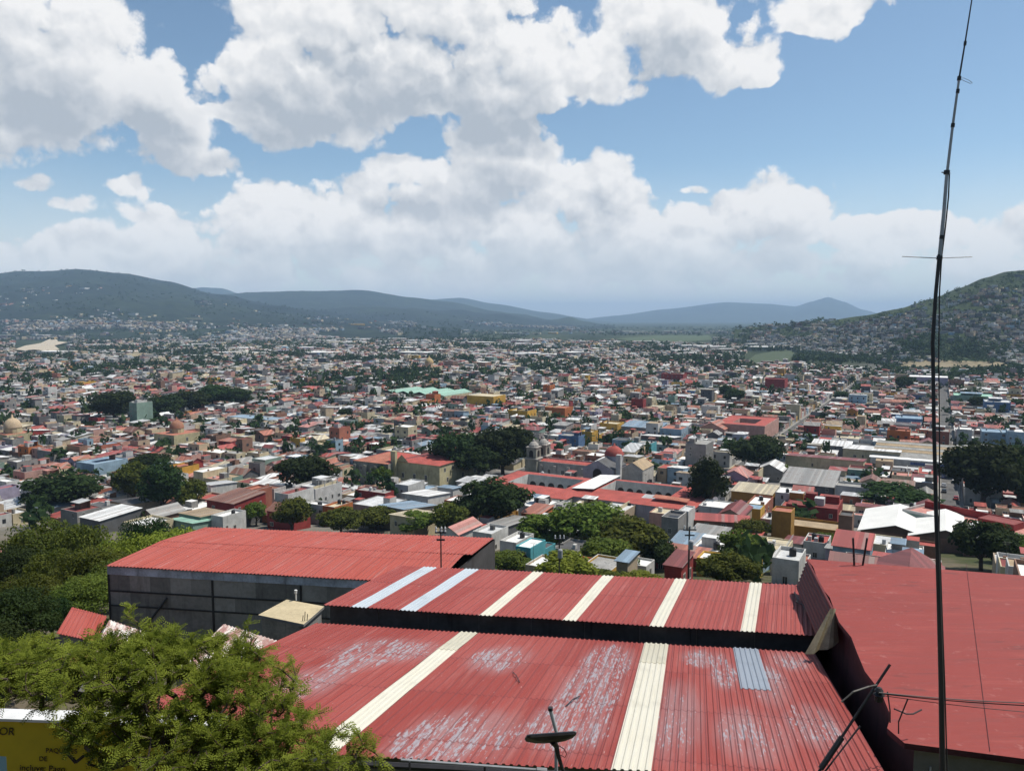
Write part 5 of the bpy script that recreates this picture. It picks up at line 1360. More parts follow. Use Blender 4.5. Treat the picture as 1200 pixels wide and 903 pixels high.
tank_on('two black round tanks', .2, -.2, 'right one of two black round tanks on the small white house')
tank_on('low house with white roof and pale blue', 0, -.2, 'black water tank on the low white roofed house at the slope foot')
tank_on('bright orange house', -.2, .2, 'left one of two black tanks on the bright orange house'); tank_on('bright orange house', .2, .2, 'right one of two black tanks on the bright orange house')
tank_on('round cornered house', .1, .1, 'black water tank on the white round cornered house')
_, b, p, w, d, h = hero_by('white cube house with pergola')
b.add('roof_room', quadbox(-w*.3, w*.1, d*.05, d*.4, h, h+2.6, MW['grey'], topmat=MR['pale grey']))
q = []
for x in (w*.16, w*.42):
    for y in (-d*.1, d*.38): q += quadbox(x, x+.22, y, y+.22, h, h+2.6, MW['white'])
for y in (-d*.1, d*.38): q += quadbox(w*.12, w*.47, y-.02, y+.24, h+2.6, h+2.85, MW['white'])
for x in (w*.16, w*.42): q += quadbox(x-.02, x+.24, -d*.1+.25, d*.38-.03, h+2.6, h+2.85, MW['white'])
b.add('pergola', q)
_, b, p, w, d, h = hero_by('turquoise house with open arch')
arc = [(-1.3, .4), (1.3, .4)]+[(1.3*math.cos(R(a)), 2.6+1.3*math.sin(R(a))) for a in range(0, 181, 30)]
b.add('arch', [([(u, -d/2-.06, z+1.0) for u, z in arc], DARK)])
_, b, p, w, d, h = hero_by('maroon walled house with several')
for k, (x, y, a, c) in enumerate(((-.38, .1, 4.5, 'ochre'), (-.1, .2, 3.6, 'red'), (.12, -.2, 3.0, 'white'), (.32, .1, 4.8, 'red'))): b.add('roof_room', quadbox(x*w-a/2, x*w+a/2, y*d-1.6, y*d+1.6, h, h+2.4, MW[c], topmat=MR['dark red' if k % 2 else 'pale grey']))
_, b, p, w, d, h = hero_by('raised black room'); b.add('roof_room', quadbox(0, w*.3, -d*.2, d*.2, h, h+2.6, paint('black wall', (0.03, 0.03, 0.034, 1), .8), topmat=MR['white']))
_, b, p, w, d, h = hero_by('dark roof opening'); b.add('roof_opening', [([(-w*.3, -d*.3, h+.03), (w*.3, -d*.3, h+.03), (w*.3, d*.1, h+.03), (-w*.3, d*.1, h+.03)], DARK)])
_, b, p, w, d, h = hero_by('terrace house with railings')
m_ = MB(); zt = h+1.6
for (x0_, y0_, x1_, y1_) in ((-w/2, -d/2, w/2, -d/2), (w/2, -d/2, w/2, d/2)): m_.tube([(x0_, y0_, zt), (x1_, y1_, zt)], .05, STEEL, 4); m_.tube([(x0_, y0_, zt-.4), (x1_, y1_, zt-.4)], .04, STEEL, 4)
b.mb('railing', m_)
N_HERO = len([o for o in COL.objects if o.parent is None and o.get('category') in ('house', 'church', 'market', 'hall', 'tower', 'cloister', 'convent')])
# ---------------------------------------------------------------- trees
def crown_arrays(seed, nclump, per, leaf, flat=0.85, droop=0.0):
    """leaf-sized faces gathered in clumps; unit crown: radius about 1, z from 0 to about 2*flat"""
    rs = np.random.RandomState(seed)
    C = []; 
    while len(C) < nclump:
        p = rs.uniform(-1, 1, 3); r = np.linalg.norm(p)
        if r < 1 and (r > 0.45 or rs.rand() < 0.25) and p[2] > -0.75: C.append(p*np.array([0.80, 0.80, 0.78]))
    C = np.array(C); rad = rs.uniform(0.20, 0.40, nclump)
    n = nclump*per
    ci = np.repeat(np.arange(nclump), per)
    d = rs.normal(size=(n, 3)); d /= np.linalg.norm(d, axis=1)[:, None]
    rr = rs.uniform(0.45, 1.0, n)**0.5
    pos = C[ci] + d*(rad[ci]*rr)[:, None]
    pos[:, 2] -= droop*np.abs(rs.normal(size=n))*0.3
    nor = d + rs.normal(size=(n, 3))*0.55 + np.array([0, 0, 0.25]); nor /= np.linalg.norm(nor, axis=1)[:, None]
    a = np.cross(nor, rs.normal(size=(n, 3))); a /= np.linalg.norm(a, axis=1)[:, None]; b = np.cross(nor, a)
    sz = leaf*rs.uniform(0.55, 1.25, n)
    a *= sz[:, None]; b *= (sz*0.6)[:, None]
    pos[:, 2] = (pos[:, 2]*flat)+flat
    V = np.stack([pos-a, pos-b*0.9, pos+a, pos+b*1.1], axis=1).reshape(-1, 3)
    F = np.arange(n*4).reshape(-1, 4)
    return V, F
CROWN = {}
def crown(kind, var):
    k = (kind, var)
    if k not in CROWN:
        mt = {'dark': LF_DARK, 'mid': LF_MID, 'light': LF_LIGHT, 'tall': LF_DARK, 'near': LF_MID, 'nearlight': LF_LIGHT, 'neardark': LF_DARK}[kind]
        if kind.startswith('near'): V, F = crown_arrays(40+var, 70, 230, 0.034, 0.8)
        elif kind == 'tall': V, F = crown_arrays(20+var, 50, 130, 0.075, 1.0)
        else: V, F = crown_arrays(10+var, 52, 130, 0.075, 0.8)
        CROWN[k] = np_mesh('crown', V, F, mt)
    return CROWN[k]
TRUNK = {}
def trunk_mesh(var):
    if var not in TRUNK:
        rg = random.Random(var); mb = MB()
        mb.tube([(0, 0, -0.3), (0.02, 0.01, 0.25), (0.0, 0.03, 0.6)], [0.06, 0.048, 0.035], BARK, 7)
        for k in range(6):
            a = k*1.05+rg.uniform(-.3, .3); r = rg.uniform(.25, .5)
            mb.tube([(0, 0.01, 0.30+0.05*k), (math.cos(a)*r*.5, math.sin(a)*r*.5, 0.55+0.05*k), (math.cos(a)*r, math.sin(a)*r, 0.9+.06*k)], [0.03, 0.02, 0.008], BARK, 5)
        TRUNK[var] = mb.mesh('trunk')
    return TRUNK[var]
TREES = []
def tree(px, pyb, wpx, hpx, kind, label=None, group=None, point=None, name='tree', cat='tree', stem=0.22):
    """tree whose foot lies on that sight line; crown wpx wide, whole tree hpx tall in the photograph"""
    p = point if point is not None else gpt(px, pyb)
    k = p.y/FPX; r = wpx*k/2; h = hpx*k
    i = len(TREES)
    t_ = thing(name, label, cat, p, (i*2.399) % 6.28, group)
    c = link(bpy.data.objects.new('crown', crown(kind, i % 3))); c.parent = t_
    ch = h*(1-stem)
    fl = {'tall': 1.0}.get(kind, 0.8)
    c.location = (0, 0, h-ch); c.scale = (r*1.08, r*1.08, ch/(2*fl)*1.02)
    s_ = link(bpy.data.objects.new('trunk', trunk_mesh(i % 3))); s_.parent = t_; s_.scale = (h*0.75, h*0.75, h*0.62)
    TREES.append((t_, p, r, h, kind))
    return t_
G_HILL = 'trees on the slope below the red roofs'
TL_ = [
 # px, foot, width, height, kind, label
 (533,562,62,58,'dark','left tree of the dark plaza grove beside the yellow stone convent'),(590,560,76,62,'dark','right tree of the dark plaza grove by the church towers'),(560,566,56,48,'dark','middle lower tree of the dark plaza grove'),
 (134,497,54,40,'dark','broad dark round tree left of the narrow green block'),(192,492,46,30,'dark','dark tree just right of the narrow green block'),(222,487,50,30,'dark','widest tree of the long dark grove'),(250,480,46,30,'dark','fourth tree along the long dark grove'),(278,478,38,24,'dark','last tree at the right end of the long dark grove'),
 (889,552,62,44,'dark','broad dark dome shaped tree right of the tall grey apartment house'),(830,606,50,72,'tall','tall dark leaning tree above the long bright red roof'),
 (1150,600,92,86,'dark','great dark tree right of the straight street'),(1195,598,70,80,'dark','great dark tree at the right edge of the picture'),(1120,560,20,26,'dark','small dark tree at the left foot of the great dark trees'),
 (1045,604,88,38,'dark','low wide dark tree behind the white halls'),(1150,668,72,62,'dark','bushy tree in front of the smallest white hall'),(1190,660,60,36,'mid','green tree between the white hall and flat red roof'),
 (577,622,84,62,'dark','big round dark tree below the plaza'),(545,618,36,40,'dark','smaller dark tree at the left of the big round dark tree'),(360,582,72,50,'dark','broad dark tree behind the white cube house'),
 (75,602,88,48,'dark','wide dark tree above the left white roof'),(158,592,50,54,'mid','olive green tree left of the tall dark trees'),(190,604,54,66,'tall','tall dark tree above the warehouse roof'),(222,600,40,40,'mid','leafy tree right of the tall dark tree'),(178,556,50,26,'dark','low dark tree behind the olive tree'),
 (342,626,46,44,'mid','round green tree left of the orange house'),(400,628,52,34,'mid','green tree row in front of the orange house'),(300,616,26,30,'mid','small round tree beside the small white house'),(488,630,46,32,'mid','round green tree left of the slim pole'),(527,630,46,42,'mid','round green tree right behind the slim pole'),(440,622,50,30,'mid','bush like tree before the long grey block house'),
 (640,650,64,50,'mid','leafy tree at the upper left of the slope'),(688,652,90,66,'mid','largest leafy tree on the slope'),(738,664,84,62,'mid','broad leafy tree on the right of the slope'),(712,676,70,46,'mid','leafy tree low on the slope'),(660,690,74,44,'light','bright green tree near the raised red roof'),(768,668,46,40,'dark','dark leafy tree right end of the slope thicket'),
 (600,676,50,32,'mid','bush at the end of the warehouse roof'),(868,668,54,48,'mid','round olive tree left of the low white roofed house'),(850,688,70,42,'mid','spreading olive tree at the edge of the raised red roof'),(880,640,40,34,'mid','light tree above the olive trees'),(750,690,50,20,'light','low bright shrub along the raised red roof'),(710,690,50,22,'mid','low green shrub along the raised red roof'),
 (470,518,18,16,'dark','small dark tree above the yellow stone convent'),(405,492,20,14,'dark','round dark tree right of the long white building'),(735,468,22,14,'dark','dark tree right of the orange block'),(860,475,26,20,'dark','dark tree at the court of the large salmon building'),(850,468,14,18,'dark','smaller dark tree behind the court tree'),
 (694,478,12,14,'dark','small tree in front of the slate blue houses'),(775,552,14,14,'mid','small tree beside the dark fronted hall'),(470,552,26,18,'mid','leafy tree in front of the convent bell gable'),(450,568,26,26,'mid','tree at the foot of the convent wall'),(483,566,24,20,'dark','dark bush right of the convent tree'),(430,560,24,20,'dark','dark tree against the shaded convent wall'),
 (232,532,20,16,'dark','small dark tree right of the orange dome church'),(45,552,24,12,'dark','low dark tree near the cream dome'),(920,560,14,16,'mid','round tree right of the peaked white sheet roof'),(965,648,30,26,'mid','shrubby tree left of the pale blue wall'),(905,628,20,14,'mid','bright green garden tree by the ochre house'),
 (1010,648,30,18,'mid','low bush right of the pale blue wall'),(895,653,40,22,'light','feathery pale tree beside the round cornered house'),(1060,660,40,16,'mid','low tree behind the flat red roof'),(1145,480,20,16,'dark','dark tree by the vivid blue block'),(1132,470,16,14,'dark','dark tree near the pale green hall'),(985,470,18,12,'dark','dark tree left of two dark trees, right of centre'),(1008,472,16,11,'dark','right one of two small dark trees right of centre'),(1060,458,20,18,'dark','dark tree in front of the lilac white hall'),
]
for (px, pyb, w_, h_, kd, lab) in TL_: tree(px, pyb, w_, h_, kd, lab)
for (px, pyb, w_, h_, lab) in ((418,594,6,20,'dark cypress beside the long grey block house'),(376,604,6,22,'dark cypress below the white cube house'),(267,606,7,22,'dark cypress beside the small white house'),(381,505,5,14,'left one of a pair of small cypresses'),(386,505,5,14,'right one of a pair of small cypresses'),(333,540,5,18,'thin cypress left of the yellow stone convent')):
    tree(px, pyb, w_, h_, 'tall', lab, 'cypress trees in town', None, 'cypress_tree', 'cypress', 0.05)
# slope on the left: trees close below the viewer
def tree_at(x, y, w, h, kind, label, dz=0, stem=0.2):
    p = Vector((x, y, gz(x, y)+dz)); return tree(0, 0, w*FPX/y, h*FPX/y, kind, label, G_LEFT, p, stem=stem)
G_LEFT = 'trees on the left slope'
def left_tree(px, pytop, wpx, y, kind, label, hpx=None):
    tp = at(px, pytop, y); g = gz(tp.x, y); h = min(tp.z-g, wpx*y/FPX*1.3) if hpx is None else hpx*y/FPX
    p = Vector((tp.x, y, tp.z-h))
    if p.z > g: p.z = g; h = tp.z-g
    return tree(0, 0, wpx, h*FPX/y, kind, label, G_LEFT, p, stem=0.12)
G_SKIP = [(15, 82, 397, 413), (722, 836, 392, 401), (872, 930, 409, 426), (1054, 1180, 423, 431)]
def kept_clear(x, y, z):
    u, v = proj((x, y, z)); return any(a < u < b and c < v < d for a, b, c, d in G_SKIP)
for a in ((205,618,110,88,'nearlight','bright green tree along the left end of the warehouse roof'),(150,622,90,80,'nearlight','bright green tree left of the warehouse corner'),(108,640,90,72,'near','leafy tree left of the warehouse wall'),
          (92,612,80,92,'near','olive tree under the white sheet roof'),(45,606,90,96,'near','wide olive tree at the far left of the slope'),(12,640,70,84,'neardark','dark tree at the left edge above the pink roofed shed'),(62,642,70,76,'near','leafy tree around the white shack'),
          (140,655,80,66,'near','leafy tree touching the warehouse corner'),(95,676,80,58,'near','leafy tree above the pink red shed'),(30,672,70,62,'near','leafy tree over the pale dirty roof'),(170,600,60,110,'neardark','dark tree below the tan sloping shed'),
          (20,690,90,46,'neardark','dark thick tree at the left edge above the feathery tree'),(-8,730,110,34,'neardark','dark tree nearest at the left edge'),(60,700,50,50,'neardark','small dark tree above the pink red shed'),(240,640,60,100,'nearlight','bright tree rising behind the warehouse roof')):
    left_tree(*a)
# ---- the feathery tree right below the viewer
def feathery_tree():
    rg = random.Random(11); rs = np.random.RandomState(11)
    yb_ = 10.6
    base = Vector((at(210, 900, yb_).x, yb_, gz(0, yb_)-0.1))
    t_ = thing('acacia_tree', 'feathery bright green acacia right below, in front of the yellow banner', 'tree', base)
    # lobes of the crown: centre (sight line, distance), radii
    lobes = [((205,800), 10.6, (1.30,1.0,0.60)), ((120,795), 10.4, (1.1,1.0,0.50)), ((285,815), 10.6, (0.9,0.9,0.55)), ((250,775), 11.0, (0.8,0.8,0.40)), ((165,770), 11.0, (0.75,0.8,0.40)), ((30,790), 10.6, (0.8,0.8,0.32)),
             ((312,850), 10.3, (0.75,0.8,0.42)), ((370,890), 10.2, (0.75,0.7,0.30)), ((215,880), 9.9, (1.15,0.9,0.52)), ((300,890), 9.9, (1.1,0.8,0.48)), ((75,785), 11.2, (0.8,0.7,0.33)), ((20,770),11.2,(0.7,0.6,0.25)), ((120,860), 10.0, (0.55,0.5,0.35))]
    P_ = []
    for (px, py), y, r in lobes:
        c = at(px, py, y); n = int(130*r[0]*r[1]*r[2]/0.5)+52
        for _ in range(n):
            d = rs.normal(size=3); d /= np.linalg.norm(d); k = rs.uniform(0.5, 1.02)
            q = Vector((c.x+d[0]*r[0]*k, c.y+d[1]*r[1]*k, c.z+d[2]*r[2]*k))
            ux, uy = proj(q)
            if q.z > -9.6: P_.append(q)
    for (px, py, y) in ((148,722,11),(155,712,11.1),(163,728,11),(118,732,11.2),(285,742,11),(290,730,11.1),(296,748,11),(205,735,11.2),(190,748,11.2),(440,880,10.2),(452,893,10.1),(430,868,10.3),(130,745,11.0),(225,742,11.1),(330,785,10.8),(345,800,10.8),(420,860,10.3),(405,850,10.3),(438,872,10.2),(260,748,11.1)):
        P_.append(at(px, py, y))
    # branches: each new tip joins the nearest wood already there
    nodes = [base.copy(), base+Vector((0.05, 0.0, 0.9)), base+Vector((-0.1, -0.05, 1.6)), base+Vector((-0.9, -0.1, 2.3)), base+Vector((0.7, 0.0, 2.3)), base+Vector((0, 0.1, 2.6))]
    par = [-1, 0, 1, 2, 2, 2]
    hub = base+Vector((0, 0, 1.6))
    P_.sort(key=lambda q: (q-hub).length)
    tips = []
    for q in P_:
        best = min(range(1, len(nodes)), key=lambda i: (nodes[i]-q).length + (0.3 if (nodes[i]-hub).length > (q-hub).length else 0))
        L = (q-nodes[best]).length
        k = best; ns = max(1, int(L/0.28))
        a = nodes[best].copy()
        for s_ in range(1, ns+1):
            f = s_/ns; m_ = a.lerp(q, f)+Vector((rg.uniform(-.03, .03), rg.uniform(-.03, .03), rg.uniform(-.03, .03)+0.06*math.sin(math.pi*f)))
            nodes.append(m_); par.append(k); k = len(nodes)-1
        tips.append(k)
    cnt = [0]*len(nodes)
    for tp in tips:
        k = tp
        while k >= 0: cnt[k] += 1; k = par[k]
    mb = MB()
    for i in range(1, len(nodes)):
        r0 = 0.0055*cnt[i]**0.48; r1 = 0.0055*cnt[par[i]]**0.48
        if par[i] == 0: r1 = r0*1.25
        mb.tube([nodes[par[i]], nodes[i]], [min(r1, r0*1.35), r0], BARK, 5 if cnt[i] > 8 else 4, False)
    rel(t_, mb.build('trunk'))
    # fronds: a stalk with pairs of narrow leaflets
    V = []
    def frond(o, d, L):
        d = d.normalized(); side = d.cross(Vector((rg.uniform(-.5, .5), rg.uniform(-.5, .5), 1))).normalized(); nn = side.cross(d)
        np_ = rg.choice((5, 6, 7))
        for k in range(np_):
            f = (k+0.6)/np_; c = o + d*(L*f) - nn*(0.22*L*f*f)
            ll = L*0.30*(1-0.45*abs(f-0.5)); wdt = ll*0.21
            for sg in (-1, 1):
                t = (side*sg + d*0.45 + nn*rg.uniform(-.25, .25)).normalized(); b_ = t.cross(nn).normalized()*wdt
                V.extend([c, c+t*ll*0.5-b_, c+t*ll, c+t*ll*0.5+b_])
    for i in range(6, len(nodes)):
        if cnt[i] > 10: continue
        d0 = (nodes[i]-nodes[par[i]])
        for _ in range(14 if cnt[i] <= 2 else 7):
            o = nodes[par[i]].lerp(nodes[i], rg.random())
            d = Vector((rg.gauss(0, 1), rg.gauss(0, 1), rg.gauss(0.1, .5)))+d0.normalized()*1.1
            frond(o, d, rg.uniform(0.10, 0.20))
    V = np.array([tuple(v) for v in V]); F = np.arange(len(V)).reshape(-1, 4)
    c = link(bpy.data.objects.new('crown', np_mesh('crown', V, F, LF_FINE))); rel(t_, c)
    print('FRONDS', len(F))
feathery_tree()
# ---------------------------------------------------------------- streets, houses by the hundred, far town
rg = random.Random(2024)
ps = gpt(1114, 592); S0 = st(ps)[0]
BS, BT, SW = 88.0, 92.0, 9.0
T0 = st(gpt(1128, 560))[1]
RW = ['red']*18+['dark red']*10+['white']*28+['grey']*13+['pale grey']*16+['rust']*6+['terracotta']*6+['cream']*6+['blue grey']*4+['dark grey']*4+['tan']*3+['pink']*5
RWF = ['white']*34+['pale grey']*22+['grey']*18+['cream']*7+['red']*8+['dark red']*8+['pink']*5+['tan']*4+['dark grey']*5+['rust']*4
WWF = ['white']*22+['cream']*12+['grey']*22+['beige']*12+['dark grey']*14+['brick']*6+['salmon']*3+['pale blue']*2+['yellow']*1+['terracotta']*2+['lilac']*2+['green']*1
WW = ['white']*30+['cream']*20+['grey']*18+['beige']*9+['yellow']*3+['orange']*1+['terracotta']*4+['salmon']*6+['red']*4+['pale blue']*3+['blue']*1+['green']*2+['brick']*6+['lilac']*3+['dark grey']*4+['ochre']*3
TYP = ['flat']*56+['sheet']*30+['gable']*9+['court']*5
def free(s0, s1, t0, t1):
    for a0, a1, b0, b1 in BUSY:
        if s0 < a1 and s1 > a0 and t0 < b1 and t1 > b0: return False
    return True
def split(s0, s1, t0, t1, out, amax):
    w, d = s1-s0, t1-t0
    if w*d < amax*rg.uniform(0.6, 1.5) or (w < 10 and d < 10): out.append((s0, s1, t0, t1)); return
    if w > d*rg.uniform(0.8, 1.25):
        m = s0+w*rg.uniform(0.38, 0.62); split(s0, m, t0, t1, out, amax); split(m, s1, t0, t1, out, amax)
    else:
        m = t0+d*rg.uniform(0.38, 0.62); split(s0, s1, t0, m, out, amax); split(s0, s1, m, t1, out, amax)
LOTS = []
kmin, kmax = -42, 30
for i in range(-45, 30):
    for j in range(-4, 40):
        s0 = S0+SW/2+i*BS; t0 = T0+SW/2+j*BT; s1, t1 = s0+BS-SW, t0+BT-SW
        cx, cy_ = xy((s0+s1)/2, (t0+t1)/2)
        if cy_ < 120 or cy_ > 2700 or abs(cx) > cy_*0.74+70: continue
        u = 600+FPX*cx/cy_
        if cy_ > 1050 and u > 880+max(0, (1350-cy_)*0.5): continue
        if cy_ > 1900 and rg.random() < (cy_-1900)/1100: continue
        o = []; split(s0, s1, t0, t1, o, 100 if cy_ < 650 else 125 if cy_ < 1100 else 270)
        LOTS += o
print('LOTS', len(LOTS))
IND, STUFF = [], []
treebits = []
hill_trees = [(p, r) for (_, p, r, h, k) in TREES]
LOTS.sort(key=lambda L: xy((L[0]+L[1])/2, (L[2]+L[3])/2)[1])
MAXIND = 296 - N_HERO
for (s0, s1, t0, t1) in LOTS:
    x, y = xy((s0+s1)/2, (t0+t1)/2); z = gz(x, y)
    if not free(s0, s1, t0, t1) or (y > 1000 and kept_clear(x, y, z+2)): continue
    u, v = proj((x, y, z+5))
    if y < 240:
        if rg.random() < 0.45 or u < 560 : continue
    if any((p.x-x)**2+(p.y-y)**2 < (r*0.62)**2 for p, r in hill_trees if abs(p.y-y) < 40): continue
    rnd = rg.random()
    if y > 750 and mnoise.noise(Vector((x*0.005, y*0.0028, 21.0))) > 0.28: rnd *= 0.3
    if rnd < (0.05 if y < 500 else 0.06 if y < 900 else 0.12): treebits.append((x, y, z, rg.uniform(3, 6))); continue
    if v > fg_top(u)+2 or u < -60 or u > 1260: 
        if y < 330: continue
    m = rg.uniform(0.15, 0.5) if y < 1100 else rg.uniform(0.5, 2.5)
    w, d = s1-s0-m, t1-t0-m
    typ = rg.choice(TYP)
    if typ == 'court' and min(w, d) < 13: typ = 'flat'
    if typ == 'gable' and max(w, d) > 26: typ = 'sheet'
    st_ = rg.choice([1, 1, 1, 1, 2]) if y > 300 else rg.choice([1, 1, 2])
    h = 2.9*st_+rg.uniform(0.1, 1.0)
    if rg.random() < 0.02: h = 10.5; st_ = 3
    if rg.random() < 0.12: d *= 0.7
    if y < 235: h = rg.uniform(3, 3.8); st_ = 1; w = min(w, 12); d = min(d, 10)
    far_ = rg.random() < min(1, max(0, (y-420)/700))
    wall, roof = rg.choice(WWF if far_ else WW), rg.choice(RWF if far_ else RW)
    if typ in ('gable',) and rg.random() < 0.7: roof = rg.choice(['red', 'terracotta', 'rust', 'dark red'])
    rec = (x, y, z, w, d, h, wall, roof, typ, st_, u, v)
    inview = -5 < u < 1205 and v < fg_top(u)-1
    if inview and len(IND) < MAXIND: IND.append(rec)
    else: STUFF.append(rec)
print('IND', len(IND), 'STUFF', len(STUFF), 'HERO', N_HERO)

# labels: what the house looks like, then where it stands among the landmarks
ORD = ['', 'second', 'third', 'fourth', 'fifth', 'sixth', 'seventh', 'eighth', 'ninth', 'tenth', 'eleventh', 'twelfth']
LMP = {k: (p, proj(p)) for k, p in LM.items()}
for t_, key in ((TREES[9], 'tall dark leaning tree'), (TREES[16], 'big round dark tree'), (TREES[10], 'great dark tree'), (TREES[8], 'dome shaped dark tree'), (TREES[31], 'leafy slope trees'), (TREES[0], 'dark plaza grove')):
    LMP[key] = (t_[1], proj(t_[1]))
def relation(x, y, u, v):
    best = min(LMP.items(), key=lambda kv: (kv[1][0][0]-x)**2+((kv[1][0][1]-y)*0.8)**2)
    k, (p, (lu, lv)) = best
    du, dy = u-lu, y-p[1]
    dist = math.hypot(p[0]-x, p[1]-y)
    if abs(x-p[0]) > abs(dy)*0.8: r_ = 'right of' if x > p[0] else 'left of'
    else: r_ = 'behind' if dy > 0 else 'in front of'
    return k, r_, dist
def size_word(w, d, st_):
    a = w*d
    return 'small' if a < 120 else 'broad' if a > 260 else ''
TW = {'flat': 'flat', 'sheet': 'sloping', 'gable': 'gabled', 'court': 'courtyard'}
used = {}
lab_rec = []
for i, r_ in enumerate(IND):
    x, y, z, w, d, h, wall, roof, typ, st_, u, v = r_
    k, rl, dist = relation(x, y, u, v)
    b = f"{'two-storey ' if st_ == 2 else 'three-storey ' if st_ == 3 else ''}{wall} house with {TW[typ]} {roof} roof"
    lab_rec.append([b, rl, k, dist])
groups = {}
for i, (b, rl, k, dist) in enumerate(lab_rec): groups.setdefault((b, rl, k), []).append((dist, i))
LABEL = {}
for (b, rl, k), L in groups.items():
    L.sort()
    for n, (dist, i) in enumerate(L):
        LABEL[i] = f"{b} {rl} the {k}" if len(L) == 1 else f"{(ORD[n]+' nearest' if n else 'nearest')} {b} {rl} the {k}"
TANKS = []
for i, rec in enumerate(IND):
    x, y, z, w, d, h, wall, roof, typ, st_, u, v = rec
    r2 = random.Random(i*7+1)
    P, WN = house_parts(r2, w, d, h, wall, roof, typ)
    b = Bld('house', LABEL[i], 'house', (x, y, z), GRZ, 'houses of the town')
    for part, q in P: b.add(part, q)
    r2.shuffle(WN)
    for W in WN[:5 if y < 330 else 3]: b.win(*W)
    if typ in ('flat', 'court') and r2.random() < 0.4 and y < 420:
        m_ = MB(); ax, ay, hh = r2.uniform(-w*.42, -w*.3), r2.uniform(-d*.42, d*.3), h+r2.uniform(2.2, 4.0)
        m_.tube([(ax, ay, h), (ax, ay, hh)], 0.035, DSTEEL, 4); m_.tube([(ax-.7, ay, hh-.05), (ax+.7, ay+.1, hh-.05)], 0.025, DSTEEL, 4); m_.tube([(ax-.45, ay, hh-.45), (ax+.45, ay+.1, hh-.45)], 0.02, DSTEEL, 4)
        m_.build('aerial', b.t)
    if typ in ('flat',) and r2.random() < 0.42:
        lx, ly = r2.uniform(-w*.3, w*.3), r2.uniform(-d*.3, d*.3); c = 'black' if r2.random() < .7 else 'white'
        TANKS.append((x+lx*E2.x+ly*E1.x, y+lx*E2.y+ly*E1.y, z+h, c, wall, i))
# black tanks the photograph shows close by
for (px, py, wl) in ((985, 0, ''),):
    pass
tg = {}
for n, (x, y, z, c, wall, i) in enumerate(TANKS):
    k, rl, dist = relation(x, y, *proj((x, y, z))); tg.setdefault((c, wall, k, rl), []).append((dist, n))
for (c, wall, k, rl), L in tg.items():
    L.sort()
    for q, (dist, n) in enumerate(L):
        x, y, z, _, _, _ = TANKS[n]
        o = link(bpy.data.objects.new('water_tank', TANKM[c])); o.location = (x, y, z)
        pre = '' if len(L) == 1 else (ORD[q]+' nearest ' if q else 'nearest ')
        tag(o, f"{pre}{c} water tank on {wall} house {rl} the {k}", 'water tank', 'water tanks on the roofs')
# all the other houses, too many to build one by one: one town
def emit(mb, quads, x, y, z, rz=GRZ):
    c, s_ = math.cos(rz), math.sin(rz)
    V, F, M_ = mb.v, mb.f, mb.m
    for pts, mat in quads:
        b = len(V)
        for (a, b_, h_) in pts: V.append((x+a*c-b_*s_, y+a*s_+b_*c, z+h_))
        F.append(tuple(range(b, b+len(pts)))); M_.append(mb.mi(mat))
town = MB()
for k, (x, y, z, w, d, h, wall, roof, typ, st_, u, v) in enumerate(STUFF):
    r2 = random.Random(k*13+5)
    near = y < 1000
    if near:
        P, WN = house_parts(r2, w, d, h, wall, roof, typ, y < 800, True)
        q = [a for _, qq in P for a in qq]
        q += [(win_quad(W), GLASS) for W in WN if W[5] != 2 or x > 300]
    else:
        q = quadbox(-w/2, w/2, -d/2, d/2, -2, h, MW[wall], True, MR[roof])
        if r2.random() < .5: q += quadbox(-w/4, w/8, -d/6, d/3, h, h+r2.uniform(1, 3), MW[r2.choice(WW)], True, MR[r2.choice(RW)])
    emit(town, q, x, y, z, GRZ if y < 1100 else GRZ+r2.uniform(-.15, .15))
# valley floor beyond the town: scattered buildings and long white sheds
for k in range(4200):
    y = 1500*math.exp(rg.random()*1.15); u = rg.uniform(-60, 980); x = (u-600)/FPX*y
    if mnoise.noise(Vector((x*0.0016, y*0.0011, 3.0))) < -0.05 - (0.25 if y < 2300 else 0): continue
    if mnoise.noise(Vector((x*0.006, y*0.004, 9.0))) < -0.15: continue
    if kept_clear(x, y, land_z(x, y)+3): continue
    big = rg.random() < 0.05
    w, d, h = (rg.uniform(30, 80), rg.uniform(20, 45), rg.uniform(7, 10)) if big else (rg.uniform(9, 22), rg.uniform(9, 20), rg.uniform(3.5, 8))
    emit(town, quadbox(-w/2, w/2, -d/2, d/2, -2, h, MW[rg.choice(WWF)], True, MR['white' if big or rg.random() < .25 else rg.choice(RWF)]), x, y, land_z(x, y), rg.uniform(-.6, .6))
# houses on the hill to the right and on the feet of the mountains
def on_range(spec, n, umin, umax, tmax, pal_w, pal_r, smin, smax, sd, cl=0.0):
    r2 = random.Random(sd); c = 0; tries = 0
    while c < n and tries < n*12:
        tries += 1
        u = r2.uniform(umin, umax); t = r2.random()**1.3*tmax
        D_ = spec['D'](u) if callable(spec['D']) else spec['D']; F_ = spec['F'](u) if callable(spec['F']) else spec['F']
        y = F_+(D_-F_)*t; x = (u-600)/FPX*y
        if mnoise.noise(Vector((x*0.004*1800/F_, y*0.004*1800/F_, sd))) < cl: continue
        z = range_z(spec, u, y)
        if z < -79 or kept_clear(x, y, z+2): continue
        w, d, h = r2.uniform(smin, smax), r2.uniform(smin, smax), r2.uniform(3, 6.5)*smin/7
        q = quadbox(-w/2, w/2, -d/2, d/2, -5, h, MW[r2.choice(pal_w)], True, MR[r2.choice(pal_r)])
        if r2.random() < .3: q += quadbox(-w/2, 0, -d/3, d/3, h, h+3, MW[r2.choice(pal_w)], True, MR[r2.choice(pal_r)])
        emit(town, q, x, y, z, GRZ+r2.uniform(-.5, .5)); c += 1
